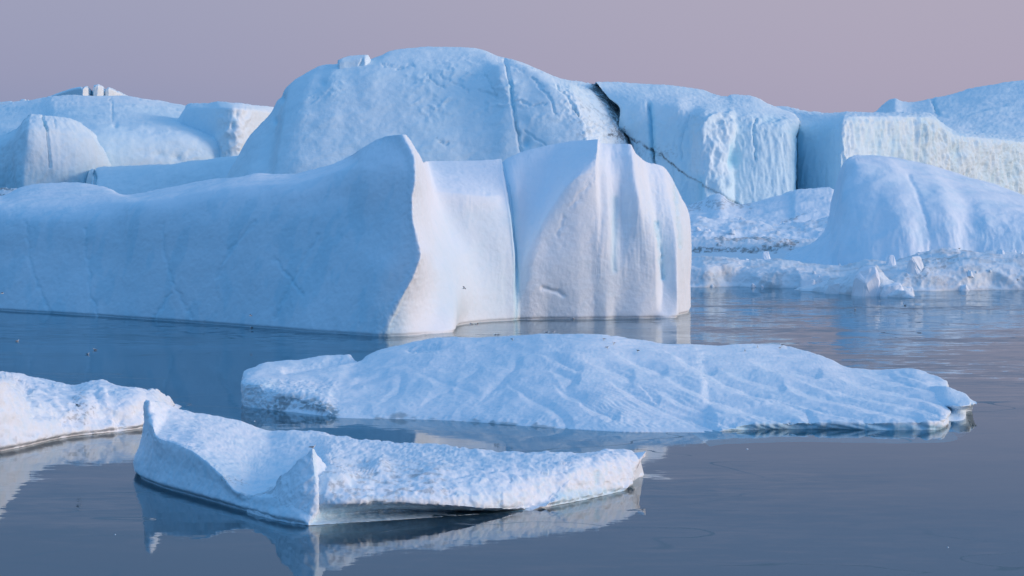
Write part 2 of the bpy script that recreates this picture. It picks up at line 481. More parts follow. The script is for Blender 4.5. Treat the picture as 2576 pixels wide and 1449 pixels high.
# ================================================================ MIDDLE ICEBERG
mid_cols = [
    [(-260, 766), (-260, 650), (-260, 560), (-260, 528), (-260, 486, 800)],
    [(-80, 776), (-80, 650, 724), (-80, 560, 728), (-80, 526, 734), (-80, 484, 780)],
    [(0, 781), (0, 650, 716), (0, 560, 720), (0, 522, 727), (0, 492, 772)],
    [(60, 785), (60, 650, 711), (60, 560, 715), (60, 522, 722), (55, 470, 772)],
    [(120, 788), (120, 650, 706), (120, 560, 710), (120, 522, 717), (110, 461, 768)],
    [(200, 793), (200, 650, 699), (200, 560, 703), (200, 521, 710), (190, 459, 762)],
    [(270, 797), (272, 650, 692), (275, 555, 696), (278, 514, 703), (255, 468, 750)],
    [(350, 803), (350, 640, 682), (350, 545, 686), (350, 508, 692), (315, 489, 728)],
    [(430, 808), (430, 640, 674), (430, 540, 678), (430, 500, 684), (420, 472, 712)],
    [(540, 816), (540, 640, 663), (540, 530, 668), (540, 480, 674), (540, 450, 700)],
    [(592, 820), (592, 640, 658), (592, 520, 664), (594, 472, 670), (596, 447, 690)],
    [(640, 824), (645, 640, 652), (648, 520, 658), (650, 468, 665), (655, 436, 690)],
    [(700, 828), (705, 640, 647), (708, 520, 652), (710, 465, 658), (715, 438, 684)],
    [(770, 834), (780, 640, 641), (785, 520, 646), (788, 455, 652), (790, 425, 675)],
    [(830, 838), (845, 640, 635), (855, 500, 641), (858, 430, 646), (860, 402, 665)],
    [(885, 842), (905, 680, 627.5), (920, 560, 632), (922, 430, 637), (908, 374, 648)],
    [(930, 845), (960, 700, 621.5), (985, 620, 624), (992, 520, 627.5), (988, 420, 632), (958, 346, 644)],
    [(955, 846), (985, 760, 619), (1022, 680, 620), (1032, 600, 622), (1022, 520, 625.3), (1022, 430, 629), (988, 340, 640)],
    [(966, 846), (1005, 760, 618.3), (1046, 680, 618.9), (1057, 640, 619.6), (1049, 600, 621.2), (1037, 545, 623.2), (1036, 500, 624.6), (1044, 450, 626.2), (1041, 400, 629.5), (1012, 338, 637.5)],
    [(971, 846), (1010, 760, 618.8), (1050, 680, 619.4), (1061, 640, 620), (1053, 600, 621.6), (1041, 545, 623.5), (1040, 500, 625), (1048, 450, 626.6), (1045, 400, 630), (1017, 338, 638)],
    [(1000, 845.5), (1032, 760, 620.6), (1064, 680, 622.6), (1071, 640, 624.6), (1059, 600, 628.5), (1047, 545, 630), (1046, 500, 631), (1052, 450, 633), (1049, 400, 636), (1026, 345, 641.5)],
    [(1075, 841), (1090, 760, 631), (1094, 680, 635), (1089, 640, 640), (1080, 600, 642), (1070, 545, 643), (1068, 500, 644.5), (1066, 450, 646), (1062, 410, 648), (1051, 383, 652)],
    [(1145, 834), (1150, 760, 641), (1135, 690, 647), (1117, 630, 652), (1098, 570, 656), (1084, 510, 659), (1077, 450, 661), (1067, 408, 663)],
    [(1150, 822), (1168, 740, 656), (1156, 650, 662), (1130, 580, 667), (1110, 520, 669.5), (1100, 484, 671), (1098, 474, 672.5), (1085, 440, 680), (1076, 405, 690)],
    [(1200, 812), (1202, 740, 665.5), (1196, 650, 669.5), (1183, 560, 672), (1170, 490, 673.5), (1167, 480, 675), (1158, 450, 683), (1150, 405, 697)],
    [(1270, 807), (1268, 700, 672.5), (1257, 600, 674.5), (1245, 530, 676.5), (1241, 496, 678), (1240, 486, 680), (1242, 445, 690), (1248, 401, 701)],
    [(1292, 806), (1292, 700, 673.8), (1285, 600, 676), (1277, 530, 678.6), (1268, 480, 684), (1260, 440, 692), (1258, 400, 702)],
    [(1300, 805), (1300, 720, 675), (1298, 640, 677.6), (1291, 560, 680.6), (1282, 480, 686.5), (1270, 430, 695), (1265, 405, 703)],
    [(1310, 804), (1310, 740, 674.7), (1310, 690, 675.3), (1310, 640, 677.2), (1307, 560, 680.5), (1300, 480, 685), (1290, 430, 693), (1282, 396, 703)],
    [(1330, 804), (1330, 720, 674.5), (1330, 632, 675.9), (1331, 616, 677.0), (1332, 560, 681), (1332, 480, 687.5), (1325, 425, 695), (1320, 380, 704)],
    [(1380, 803), (1380, 700, 675.3), (1381, 600, 676.3), (1384, 530, 677.8), (1385, 516, 679.2), (1388, 480, 686), (1390, 430, 694), (1392, 363, 704)],
    [(1450, 803), (1450, 650, 676.3), (1450, 540, 677.4), (1448, 450, 678.8), (1448, 436, 680.4), (1447, 388, 691), (1445, 354, 702)],
    [(1496, 802), (1496, 650, 677.5), (1497, 520, 679), (1498, 450, 680), (1499, 410, 682), (1502, 375, 686), (1504, 350, 693)],
    [(1509, 802), (1511, 650, 677.6), (1515, 560, 679.3), (1512, 500, 681), (1509, 450, 683), (1507, 400, 686), (1508, 357, 694)],
    [(1522, 802), (1524, 650, 678.0), (1530, 560, 679.9), (1527, 500, 681.8), (1524, 450, 684.2), (1520, 400, 688), (1518, 362, 695)],
    [(1548, 801), (1548, 680, 678.9), (1546, 600, 680.7), (1543, 520, 683.2), (1541, 450, 686.2), (1540, 400, 691), (1542, 362, 697)],
    [(1562, 801), (1562, 680, 679.5), (1562, 600, 681.5), (1562, 520, 684), (1560, 450, 687), (1560, 400, 691), (1560, 362, 697)],
    [(1605, 801), (1605, 650, 680.5), (1605, 560, 681.5), (1602, 500, 683), (1595, 450, 686), (1590, 400, 690), (1584, 363, 696)],
    [(1650, 800), (1648, 650, 681.5), (1644, 580, 683), (1632, 530, 685), (1620, 480, 688), (1612, 430, 691), (1602, 388, 696)],
    [(1666, 800), (1668, 700, 686), (1662, 600, 689), (1650, 540, 691), (1640, 480, 695), (1630, 440, 698), (1624, 407, 703)],
    [(1704, 799), (1702, 700, 685), (1700, 620, 688), (1692, 560, 691), (1682, 500, 696), (1670, 450, 701), (1662, 416, 707)],
    [(1708, 793), (1713, 700, 692), (1715, 620, 694), (1711, 560, 697), (1704, 510, 702), (1694, 462, 707), (1684, 437, 712)],
    [(1733, 786), (1732, 700, 703), (1734, 640, 704), (1733, 590, 706), (1728, 550, 710), (1719, 510, 715), (1709, 487, 720)],
    [(1737, 776), (1737, 700, 719), (1739, 640, 719), (1738, 590, 721), (1736, 560, 724), (1731, 535, 727), (1727, 522, 731)],
    [(1722, 766), (1722, 700, 737), (1722, 640, 738), (1722, 590, 739), (1722, 565, 741), (1721, 548, 743), (1720, 538, 745)],
]

# the break in slope of every profile: shoulder of the flank, top of the cove wall, arch of the right hand block
mid_marks = []
for c_ in mid_cols:
    x_ = c_[0][0]
    brk = {1150: 6, 1200: 5, 1270: 5, 1292: 4, 1300: 2, 1310: 2, 1330: 2, 1380: 4, 1450: 4, 1496: 4, 1509: 4, 1522: 4}.get(x_)
    if x_ <= 885: brk = len(c_) - 2
    if x_ >= 1548: brk = 4
    if x_ == 1722: brk = 3
    mid_marks.append(brk)

FLANK_CRACKS = ([(65, 560), (75, 650), (100, 730), (125, 788)], [(215, 575), (215, 640), (228, 700), (225, 740), (245, 790)],
                [(408, 560), (412, 630), (428, 690), (450, 740), (480, 800)], [(640, 560), (570, 640), (545, 700)],
                [(800, 590), (740, 700), (690, 800)], [(690, 650), (760, 740)], [(430, 740), (385, 800)])


def mid_surf(c):
    X, Y = c.X, c.Y
    d = 2.4 * c.n(110, 3, 1) + 0.55 * c.n(12, 3, 2) + 1.3 * c.rid(44, 3, 4, st=(1, 0.5, 0.25)) * (1 - sstep(X, 960, 1060)) * sstep(c.n(120, 2, 6), -0.2, 0.3)
    left = 1 - sstep(X, 960, 1060)
    # faint old fractures across the blue flank
    for pts in FLANK_CRACKS:
        d = d - 1.9 * c.crack(pts, 4.5, 1.1) * left
    # seam that cuts the cove from the right hand block
    d = d - 3.0 * c.crack([(1264, 400), (1270, 430), (1282, 480), (1291, 560), (1298, 640), (1300, 720), (1300, 806)], 2.2, 0.25)
    blk = sstep(X, 1080, 1120)
    fl = c.rid(16, 3, 5, st=(1, 0.25, 0.12))
    zone = c.box(1500, 1740, 340, 700, 30) + 0.9 * c.box(1140, 1240, 470, 530, 14) + 0.9 * c.box(1225, 1292, 640, 760, 14)
    d = d + 1.0 * fl * zone
    d = d + 1.3 * c.rid(60, 2, 7, st=(1, 0.2, 0.1)) * c.box(1500, 1740, 340, 700, 40)
    # melt scallops on the lit corner
    f1, _ = c.cell(11, 3, st=(1, 1, 0.8))
    d = d - 2.6 * (0.6 - f1) * (0.8 * c.box(1035, 1095, 690, 800, 22) + 0.3 * c.box(1065, 1100, 600, 700, 12) + 0.4 * c.box(985, 1010, 740, 830, 8))
    EDGE = [(1017, 338), (1045, 400), (1048, 450), (1040, 500), (1041, 545), (1053, 600), (1061, 640), (1050, 680), (1010, 760), (970, 846)]
    eg = np.exp(-(line_dist(X, Y, EDGE) / 14) ** 2)
    d = d + eg * (1.5 * c.rid(30, 3, 61, 0.5) + 0.8 * c.n(9, 2, 62)) + 0.5 * c.near(EDGE, 60, 0.3) * c.rid(15, 3, 63)
    # hollows in the smooth wall
    d = d - 4.0 * c.crack([(1368, 725), (1385, 730), (1400, 733), (1415, 745)], 5, 0.5)
    d = d - 2.0 * c.crack([(1420, 545), (1400, 590)], 6, 1.0) - 1.6 * c.crack([(1490, 440), (1470, 480), (1440, 520)], 6, 1.5)
    # blue gouges on the right end
    d = d - 5 * c.crack([(1652, 560), (1662, 640), (1668, 700)], 3.5, 0.8) - 2.5 * c.crack([(1548, 500), (1546, 600), (1546, 680)], 6, 0.3)
    d = d - 4 * c.crack([(1697, 470), (1705, 540), (1712, 620)], 3, 0.8)
    # snow ripples on the upper slopes
    d = d + 0.7 * c.rid(14, 2, 9) * (c.box(1090, 1260, 400, 470, 15) + c.box(1290, 1510, 350, 470, 20) + c.box(1620, 1720, 410, 560, 20))
    return d


def mid_mask(c):
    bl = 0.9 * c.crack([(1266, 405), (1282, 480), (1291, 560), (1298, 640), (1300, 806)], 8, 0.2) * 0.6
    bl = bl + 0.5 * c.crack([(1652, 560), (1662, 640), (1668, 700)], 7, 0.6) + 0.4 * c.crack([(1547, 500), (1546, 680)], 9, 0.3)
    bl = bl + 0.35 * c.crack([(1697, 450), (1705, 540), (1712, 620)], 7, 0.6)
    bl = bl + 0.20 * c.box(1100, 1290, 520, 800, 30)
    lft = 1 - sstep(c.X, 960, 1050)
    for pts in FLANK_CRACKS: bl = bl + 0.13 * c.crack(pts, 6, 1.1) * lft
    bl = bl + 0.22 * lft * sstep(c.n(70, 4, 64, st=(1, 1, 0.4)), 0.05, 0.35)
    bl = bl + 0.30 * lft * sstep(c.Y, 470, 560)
    return {'blue': bl, 'dirt': 0 * bl}


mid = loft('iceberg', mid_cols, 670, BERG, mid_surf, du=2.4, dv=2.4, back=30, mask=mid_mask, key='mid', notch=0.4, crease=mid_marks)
tag(mid, 'large smooth iceberg with tall blue fin and pale cliff standing mid-water', 'iceberg')

# ================================================================ DOMED ICEBERG
dome_cols = [
    [F(500, 1850), (560, 450), (580, 436, 1900)],
    [F(545, 1790), (580, 460), (600, 400), (622, 350, 1870)],
    [F(600, 1755), (630, 440), (655, 340), (680, 285, 1860)],
    [F(640, 1745), (672, 420), (690, 310), (708, 243, 1860)],
    [F(680, 1740), (700, 400, 1771), (715, 300, 1803), (738, 203, 1857)],
    [F(740, 1735), (755, 400, 1762), (768, 290, 1795), (785, 215, 1825), (810, 165, 1860)],
    [F(846, 1730), (848, 400, 1758), (850, 280, 1792), (850, 200, 1822), (850, 160, 1852)],
    [F(925, 1730), (925, 400, 1757), (926, 280, 1790), (928, 190, 1822), (928, 148, 1860)],
    [F(1000, 1730), (1000, 400, 1755), (1000, 280, 1790), (1000, 190, 1822), (1000, 125, 1868)],
    [F(1080, 1730), (1080, 400, 1754), (1080, 280, 1788), (1080, 185, 1822), (1080, 114, 1872)],
    [F(1155, 1730), (1155, 400, 1753), (1155, 280, 1786), (1155, 185, 1820), (1150, 116, 1872)],
    [F(1215, 1730), (1215, 390, 1752), (1215, 270, 1784), (1212, 180, 1818), (1208, 122, 1872)],
    [F(1270, 1728), (1272, 380, 1750), (1272, 260, 1778), (1262, 175, 1803), (1250, 139, 1872)],
    [F(1322, 1726), (1325, 380, 1748), (1325, 270, 1772), (1318, 200, 1794), (1312, 170, 1806), (1303, 151, 1850)],
    [F(1390, 1724), (1395, 370, 1745), (1395, 270, 1768), (1388, 215, 1785), (1380, 196, 1796), (1363, 176, 1850)],
    [F(1450, 1724), (1470, 360, 1745), (1455, 280, 1765), (1440, 235, 1782), (1425, 211, 1800), (1415, 197, 1850)],
    [F(1520, 1750), (1530, 360, 1770), (1510, 300, 1792), (1485, 255, 1812), (1465, 226, 1826), (1455, 207, 1862)],
    [F(1590, 1790), (1575, 350, 1806), (1548, 290, 1826), (1520, 245, 1842), (1497, 214, 1872)],
    [F(1650, 1850), (1610, 350, 1858), (1580, 290, 1866), (1555, 250, 1876), (1530, 222, 1890)],
]


def dome_surf(c):
    d = 5 * c.n(120, 3, 11) + 0.8 * c.n(16, 3, 12)
    rough = c.box(1030, 1460, 150, 300, 45) + 0.8 * c.box(740, 900, 200, 290, 40)
    d = d + 4.5 * rough * np.maximum(c.rid(38, 4, 13), -0.2) * sstep(c.n(80, 2, 14), -0.2, 0.3)
    d = d - 9 * c.crack([(1270, 150), (1285, 215), (1291, 270), (1300, 325), (1312, 385)], 3.4, 0.5)
    for pts in ([(1110, 195), (1160, 215), (1180, 235)], [(1215, 185), (1240, 220), (1250, 245)], [(960, 165), (1000, 172), (1040, 165)],
                [(1205, 225), (1250, 240)], [(1320, 330), (1345, 345), (1370, 360)], [(1400, 215), (1450, 275), (1490, 320)],
                [(1420, 230), (1470, 300), (1520, 345)], [(1295, 255), (1340, 265), (1370, 262)], [(1075, 190), (1120, 225)],
                [(1340, 200), (1380, 240), (1400, 290)]):
        d = d - 4.0 * c.crack(pts, 2.2, 1.2)
    d = d - 6 * blob(c.X, c.Y, 690, 302, 6, 9) - 5 * blob(c.X, c.Y, 812, 208, 10, 8) - 6 * blob(c.X, c.Y, 712, 248, 9, 12)
    d = d - 12 * blob(c.X, c.Y, 1322, 356, 9, 12) - 4 * c.crack([(1105, 355), (1125, 362)], 4, 1.0)
    rub = c.box(1470, 1600, 290, 380, 18)
    f1, _ = c.cell(13, 5)
    d = d + rub * (7 * (0.6 - f1) + 3 * c.n(9, 2, 15))
    d = d + 2.5 * c.rid(20, 2, 16, st=(1, 1, 0.4)) * c.box(1400, 1500, 200, 300, 25)
    return d


def dome_mask(c):
    dirt = c.near([(1498, 214), (1520, 245), (1545, 275), (1558, 310), (1562, 335)], 20, 1.2) * 1.1
    dirt = dirt + c.near([(1535, 335), (1560, 350), (1585, 352)], 12, 2.0) * sstep(c.n(8, 2, 23), -0.1, 0.2)
    dirt = dirt * sstep(c.n(14, 3, 21), -0.32, 0.05)
    dirt = dirt + 0.35 * c.box(1440, 1560, 250, 350, 30) * sstep(c.n(22, 4, 22), 0.1, 0.35)
    dirt = dirt + 0.35 * c.crack([(1298, 300), (1303, 340)], 3.5) + 0.45 * c.crack([(1105, 355), (1125, 362)], 5, 2) * sstep(c.n(5, 2, 2), 0, .2)
    bl = 0.22 + 0.7 * c.crack([(1283, 200), (1291, 270)], 5, 0.5) + 0.5 * blob(c.X, c.Y, 690, 302, 6, 9) + 0.5 * blob(c.X, c.Y, 1322, 356, 8, 12)
    bl = bl + 0.3 * blob(c.X, c.Y, 712, 248, 9, 12) + 0.3 * blob(c.X, c.Y, 812, 208, 10, 8)
    bl = bl * (1 - 0.6 * c.box(1230, 1500, 120, 205, 12))  # sunlit crest strip painted whiter than the face below
    return {'blue': bl, 'dirt': dirt}


dome = loft('iceberg', dome_cols, 1790, FAR, dome_surf, du=2.6, dv=2.6, back=140, mask=dome_mask, key='dome')
tag(dome, 'biggest blue domed iceberg rising highest against the pink sky', 'iceberg')

loft('ice_tooth', [[F(849, 1846), (849, 190, 1846), (849, 165, 1846), (850, 152, 1848)], [F(853, 1841), (853, 190, 1841), (853, 162, 1842), (853, 150, 1845)],
                   [F(882, 1842), (882, 190, 1842), (882, 156, 1843), (882, 140, 1848)], [F(916, 1842), (917, 190, 1842), (918, 152, 1843), (918, 138, 1848)], [F(923, 1845), (924, 190, 1845), (925, 150, 1846), (925, 138, 1850)],
                   [F(928, 1848), (928, 190, 1848), (929, 156, 1848), (929, 143, 1851)], [F(936, 1856), (936, 190, 1856), (936, 165, 1857), (936, 155, 1858)]], 1830, FAR, lambda c: 0.8 * c.n(20, 3, 17) - 5 * c.crack([(908, 150), (910, 180)], 3), du=2, dv=2.4, back=40, key='tooth', parent=dome,
     mask=lambda c: {'blue': 0.2 + 0 * c.X})

# ================================================================ CLIFF ICEBERG WITH DEBRIS SEAM
cliff_cols = [
    [F(1600, 1850), (1600, 400, 1850), (1592, 350, 1850), (1570, 318, 1855), (1568, 280, 1865), (1538, 247, 1880), (1506, 210, 1890)],
    [F(1585, 1805), (1585, 400, 1805), (1577, 346, 1805), (1557, 318, 1808), (1559, 276, 1816), (1531, 246, 1830), (1499, 206, 1850)],
    [F(1597, 1792), (1597, 400, 1794), (1590, 340, 1798), (1574, 312, 1802), (1572, 275, 1810), (1548, 246, 1826), (1512, 205, 1854)],
    [F(1630, 1782), (1630, 400, 1788), (1625, 330, 1794), (1608, 285, 1803), (1592, 250, 1818), (1560, 206, 1862)],
    [F(1655, 1778), (1655, 400, 1785), (1654, 320, 1791), (1650, 275, 1800), (1640, 245, 1818), (1615, 210, 1866)],
    [F(1705, 1770), (1705, 400, 1778), (1704, 320, 1784), (1702, 270, 1793), (1697, 245, 1815), (1682, 214, 1870)],
    [F(1745, 1766), (1745, 430, 1772), (1745, 340, 1777), (1748, 285, 1786), (1750, 258, 1808), (1735, 220, 1872)],
    [F(1765, 1752), (1765, 440, 1757), (1770, 340, 1762), (1775, 284, 1775), (1774, 262, 1802), (1760, 224, 1872)],
    [F(1830, 1756), (1830, 430, 1761), (1835, 340, 1768), (1840, 292, 1780), (1836, 270, 1800), (1828, 243, 1852)],
    [F(1850, 1764), (1850, 430, 1769), (1852, 340, 1775), (1855, 292, 1784), (1850, 268, 1804), (1840, 238, 1858)],
    [F(1900, 1765), (1900, 420, 1770), (1900, 340, 1775), (1900, 296, 1784), (1892, 270, 1806), (1882, 240, 1856)],
    [F(1965, 1768), (1965, 420, 1773), (1965, 340, 1778), (1966, 306, 1786), (1958, 290, 1800), (1940, 264, 1846)],
    [F(1998, 1774), (1998, 420, 1779), (2000, 345, 1785), (2008, 314, 1794), (2006, 300, 1804), (1985, 280, 1842)],
    [F(2003, 1800), (2003, 420, 1803), (2005, 345, 1808), (2012, 318, 1815), (2012, 304, 1822), (1998, 284, 1850)],
    [F(2000, 1850), (2000, 420, 1853), (2002, 345, 1855), (2010, 322, 1860), (2010, 308, 1866), (2000, 290, 1880)],
]
SEAM = [(1562, 335), (1590, 351), (1640, 375), (1680, 405), (1720, 435), (1760, 460), (1800, 480), (1862, 516)]


def cliff_surf(c):
    face = sstep(c.Y, 265, 300)
    d = 2.5 * c.n(70, 3, 31) + 1.0 * c.n(14, 3, 32)
    d = d + face * (3.0 * c.rid(34, 3, 33, st=(1, 1, 0.16)) + 1.4 * c.rid(13, 2, 34, st=(1, 1, 0.2)))
    d = d + 0.9 * (1 - face) * c.rid(10, 2, 35)
    blk = c.box(1738, 1850, 285, 470, 12)
    d = d + blk * (8 * c.rid(42, 4, 36, st=(1, 1, 0.55)) + 5)
    d = d - 16 * c.crack([(1632, 262), (1636, 320), (1638, 375), (1645, 420)], 4, 0.4)
    d = d + 6 * blob(c.X, c.Y, 1612, 310, 20, 45)
    d = d - 14 * blob(c.X, c.Y, 1842, 395, 11, 36)
    d = d - 12 * blob(c.X, c.Y, 1762, 480, 9, 34)
    d = d - 4 * c.crack(SEAM, 2.6, 0.4)
    sy = np.interp(X_ := c.X + c.jx * 0.4, [p_[0] for p_ in SEAM], [p_[1] for p_ in SEAM])
    d = d - 5.0 * sstep(c.Y + c.jy * 0.4 - sy, -1, 4) * (1 - sstep(c.Y - sy, 20, 120)) * sstep(X_, 1560, 1575) * (1 - sstep(X_, 1820, 1870))
    d = d - 5 * c.crack([(1572, 330), (1575, 400)], 2, 0.5)
    d = d - 4 * c.crack([(1690, 410), (1690, 470)], 1.8, 0.7) - 4 * c.crack([(1735, 290), (1715, 350), (1712, 400)], 3, 1.5)
    d = d - 6 * blob(c.X, c.Y, 1940, 300, 24, 10) * face - 5 * c.crack([(1900, 300), (1895, 350), (1905, 400)], 3, 1.5)
    return d


def cliff_mask(c):
    bl = 0.18 + 0.30 * sstep(c.Y, 280, 330) * (1 - c.box(1738, 1850, 285, 440, 14) * 0.9)
    bl = bl + 0.9 * c.crack([(1636, 265), (1640, 330), (1642, 385)], 8, 0.4) + 0.9 * blob(c.X, c.Y, 1842, 395, 11, 32) + 0.9 * blob(c.X, c.Y, 1762, 480, 10, 34)
    bl = bl + 0.35 * blob(c.X, c.Y, 1938, 298, 26, 9) + 0.5 * sstep(c.X, 1985, 2003) * sstep(c.Y, 300, 340)
    dirt = c.near(SEAM[:5], 2.6 + 5.0 * np.maximum(c.n(26, 3, 43), -0.2), 0.9) * 0.95 * sstep(c.n(20, 3, 42), -0.6, -0.1) + c.near(SEAM[3:], 2.8, 0.5) * 0.6
    dirt = dirt + (1 - sstep(c.X, 1560, 1585)) * sstep(c.Y, 200, 225) * 0.0
    dirt = dirt + 0.8 * c.near([(1572, 318), (1575, 380), (1576, 420)], 2.5, 0.5) + 0.5 * c.near([(1636, 370), (1645, 430)], 2.5, 0.6)
    dirt = dirt + 0.25 * c.box(1600, 1700, 365, 400, 10) * sstep(c.n(9, 3, 41), 0.05, 0.3)
    return {'blue': bl, 'dirt': dirt}


cliff = loft('iceberg', cliff_cols, 1780, FAR, cliff_surf, du=2.4, dv=2.4, back=120, mask=cliff_mask, key='cliff', crease=3)
tag(cliff, 'steep blue-white ice cliff crossed by a dark slanting debris seam', 'iceberg')

# ================================================================ RIBBED WALL
rib_cols = [
    [F(1985, 1822), (1985, 420, 1824), (1985, 350, 1827), (1988, 325, 1832), (1975, 300, 1900), (1950, 268, 2000)],
    [F(2010, 1812), (2010, 420, 1814), (2013, 350, 1817), (2020, 320, 1823), (2010, 298, 1890), (1972, 267, 2000)],
    [F(2060, 1792), (2060, 420, 1795), (2062, 350, 1799), (2068, 308, 1808), (2055, 292, 1860), (2030, 279, 1990)],
    [F(2104, 1772), (2105, 420, 1775), (2107, 340, 1778), (2111, 300, 1788), (2109, 290, 1815), (2100, 284, 1965)],
    [F(2116, 1768), (2116, 420, 1771), (2119, 340, 1775), (2124, 295, 1784), (2126, 287, 1805), (2130, 281, 1920)],
    [F(2200, 1795), (2200, 420, 1797), (2200, 340, 1800), (2200, 294, 1806), (2200, 288, 1822), (2200, 283, 1900)],
    [F(2320, 1832), (2320, 420, 1834), (2320, 340, 1837), (2320, 296, 1842), (2322, 288, 1855), (2322, 282, 1920)],
    [F(2345, 1840), (2345, 420, 1842), (2345, 350, 1844), (2346, 300, 1850), (2346, 292, 1862), (2342, 286, 1915)],
    [F(2372, 1850), (2372, 420, 1852), (2372, 360, 1854), (2373, 322, 1859), (2372, 315, 1868), (2368, 307, 1920)],
    [F(2402, 1860), (2402, 430, 1862), (2402, 380, 1864), (2403, 341, 1869), (2404, 334, 1880), (2402, 327, 1940)],
    [F(2480, 1890), (2480, 440, 1892), (2480, 390, 1894), (2480, 349, 1899), (2480, 342, 1912), (2480, 335, 1970)],
    [F(2600, 1935), (2600, 450, 1937), (2600, 400, 1940), (2600, 361, 1945), (2600, 353, 1957), (2600, 345, 2010)],
    [F(2750, 1990), (2750, 450, 1992), (2750, 400, 1995), (2750, 375, 2000), (2750, 365, 2012), (2750, 356, 2070)],
]


def rib_surf(c):
    lit = sstep(c.X, 2100, 2125)
    ey = np.interp(c.X, [2000, 2110, 2320, 2346, 2373, 2403, 2480, 2600, 2750], [310, 294, 291, 296, 318, 337, 345, 357, 370])
    face = sstep(c.Y - ey, 0, 16)
    d = 1.5 * c.n(60, 3, 51) + 0.8 * c.n(12, 2, 52)
    d = d + lit * face * (4.5 * c.rid(26, 3, 53, st=(1, 0.6, 0.17)) * (0.6 + 1.2 * sstep(c.n(70, 2, 50), -0.2, 0.3)) + 3.0 * c.rid(13, 3, 54, 0.6, st=(1, 0.6, 0.42)) + 5.0 * c.n(60, 2, 57))
    d = d + (1 - lit) * face * 1.6 * c.rid(20, 3, 55, st=(1, 1, 0.2))
    d = d + 2.0 * (1 - face) * c.rid(18, 3, 56)
    return d


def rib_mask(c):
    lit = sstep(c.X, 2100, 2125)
    bl = 0.10 + 0.45 * (1 - lit) * sstep(c.Y, 290, 330) + lit * 0.17 * sstep(c.Y, 285, 300) + lit * 0.18 * sstep(c.n(26, 3, 58, st=(1, 0.6, 0.12)), 0.0, 0.3)  # unlit left side tinted bluer: its shade is put into the colour
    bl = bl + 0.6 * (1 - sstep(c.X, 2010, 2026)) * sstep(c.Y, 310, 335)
    return {'blue': bl, 'dirt': 0.6 * c.near([(2010, 310), (2006, 360), (2005, 475)], 3, .4)}  # shade of the deep crevice painted in through this mask


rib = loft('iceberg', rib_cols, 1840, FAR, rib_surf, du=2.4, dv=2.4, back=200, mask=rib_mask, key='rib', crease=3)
tag(rib, 'pale ribbed ice wall with vertical flutes behind the snowy hump', 'iceberg')

# ================================================================ FAR ICE, RIGHT
plat_cols = [[F(p[0] - 20, 2550), (p[0] - 8, 335 + (p[0] > 2400) * 6, 2700), (p[0], (p[1] + 330) / 2 + 6, 2850), p + (3100,)] for p in
             [(2150, 300), (2195, 288), (2225, 270), (2243, 252), (2252, 247), (2275, 255), (2292, 257), (2350, 246), (2400, 236), (2470, 218), (2540, 206), (2600, 199), (2700, 190)]]
plat = loft('iceberg', plat_cols, 2900, FAR,
            lambda c: 3.5 * c.n(70, 3, 61) + 1.2 * c.rid(14, 3, 62, st=(1, 1, 2)) - 9 * c.crack([(2345, 250), (2358, 285)], 4) + 5 * c.box(2360, 2600, 255, 300, 10) * c.n(50, 2, 65),
            du=3, dv=2.6, back=300, key='plateau', mask=lambda c: {'blue': 0.15 + 0.7 * c.crack([(2345, 250), (2358, 285)], 5)})
tag(plat, 'farthest snow plateau rising at the right behind the ribbed wall', 'iceberg')

# ================================================================ FAR ICE, LEFT
left_a = [
    [F(-160, 2100), (-150, 400, 2110), (-140, 356, 2160)],
    [F(-20, 2010), (-18, 420, 2015), (-10, 370, 2025), (0, 344, 2060)],
    [F(28, 1970), (26, 420, 1975), (32, 355, 1988), (48, 319, 2035)],
    [F(44, 1952), (45, 420, 1956), (54, 335, 1966), (70, 287, 1996)],
    [F(60, 1948), (62, 420, 1951), (72, 330, 1958), (79, 284, 1990)],
    [F(112, 1955), (112, 420, 1958), (116, 330, 1966), (118, 291, 1994)],
    [F(170, 1966), (170, 420, 1969), (172, 335, 1978), (165, 295, 2004)],
    [F(216, 1980), (216, 420, 1983), (215, 350, 1992), (212, 320, 2018)],
    [F(250, 2000), (249, 420, 2002), (246, 370, 2012), (238, 340, 2036)],
    [F(290, 2036), (288, 430, 2037), (282, 398, 2044), (266, 372, 2064)],
]
la = loft('iceberg', left_a, 1980, FAR,
          lambda c: 2.2 * c.n(60, 3, 71) + 0.8 * c.n(12, 3, 72) + 2.2 * c.rid(26, 3, 73, st=(1, 1, 0.25)) + 5 * c.n(90, 2, 74) + 1.0 * c.rid(34, 3, 70) - 9 * c.crack([(107, 292), (112, 310), (118, 325), (122, 370), (126, 420)], 2.6, 0.3) - 3 * c.crack([(135, 300), (140, 320)], 3),
          back=120, key='left_a', mask=lambda c: {'blue': 0.12 + 0.35 * sstep(c.Y, 400, 450) + 0.8 * c.crack([(110, 300), (117, 325)], 4) + 0.25 * (1 - sstep(c.X, 30, 70)), 'dirt': 0.4 * c.crack([(112, 310), (118, 325)], 3)})
tag(la, 'pale lit ice cliff split by a crack at the far left edge', 'iceberg')

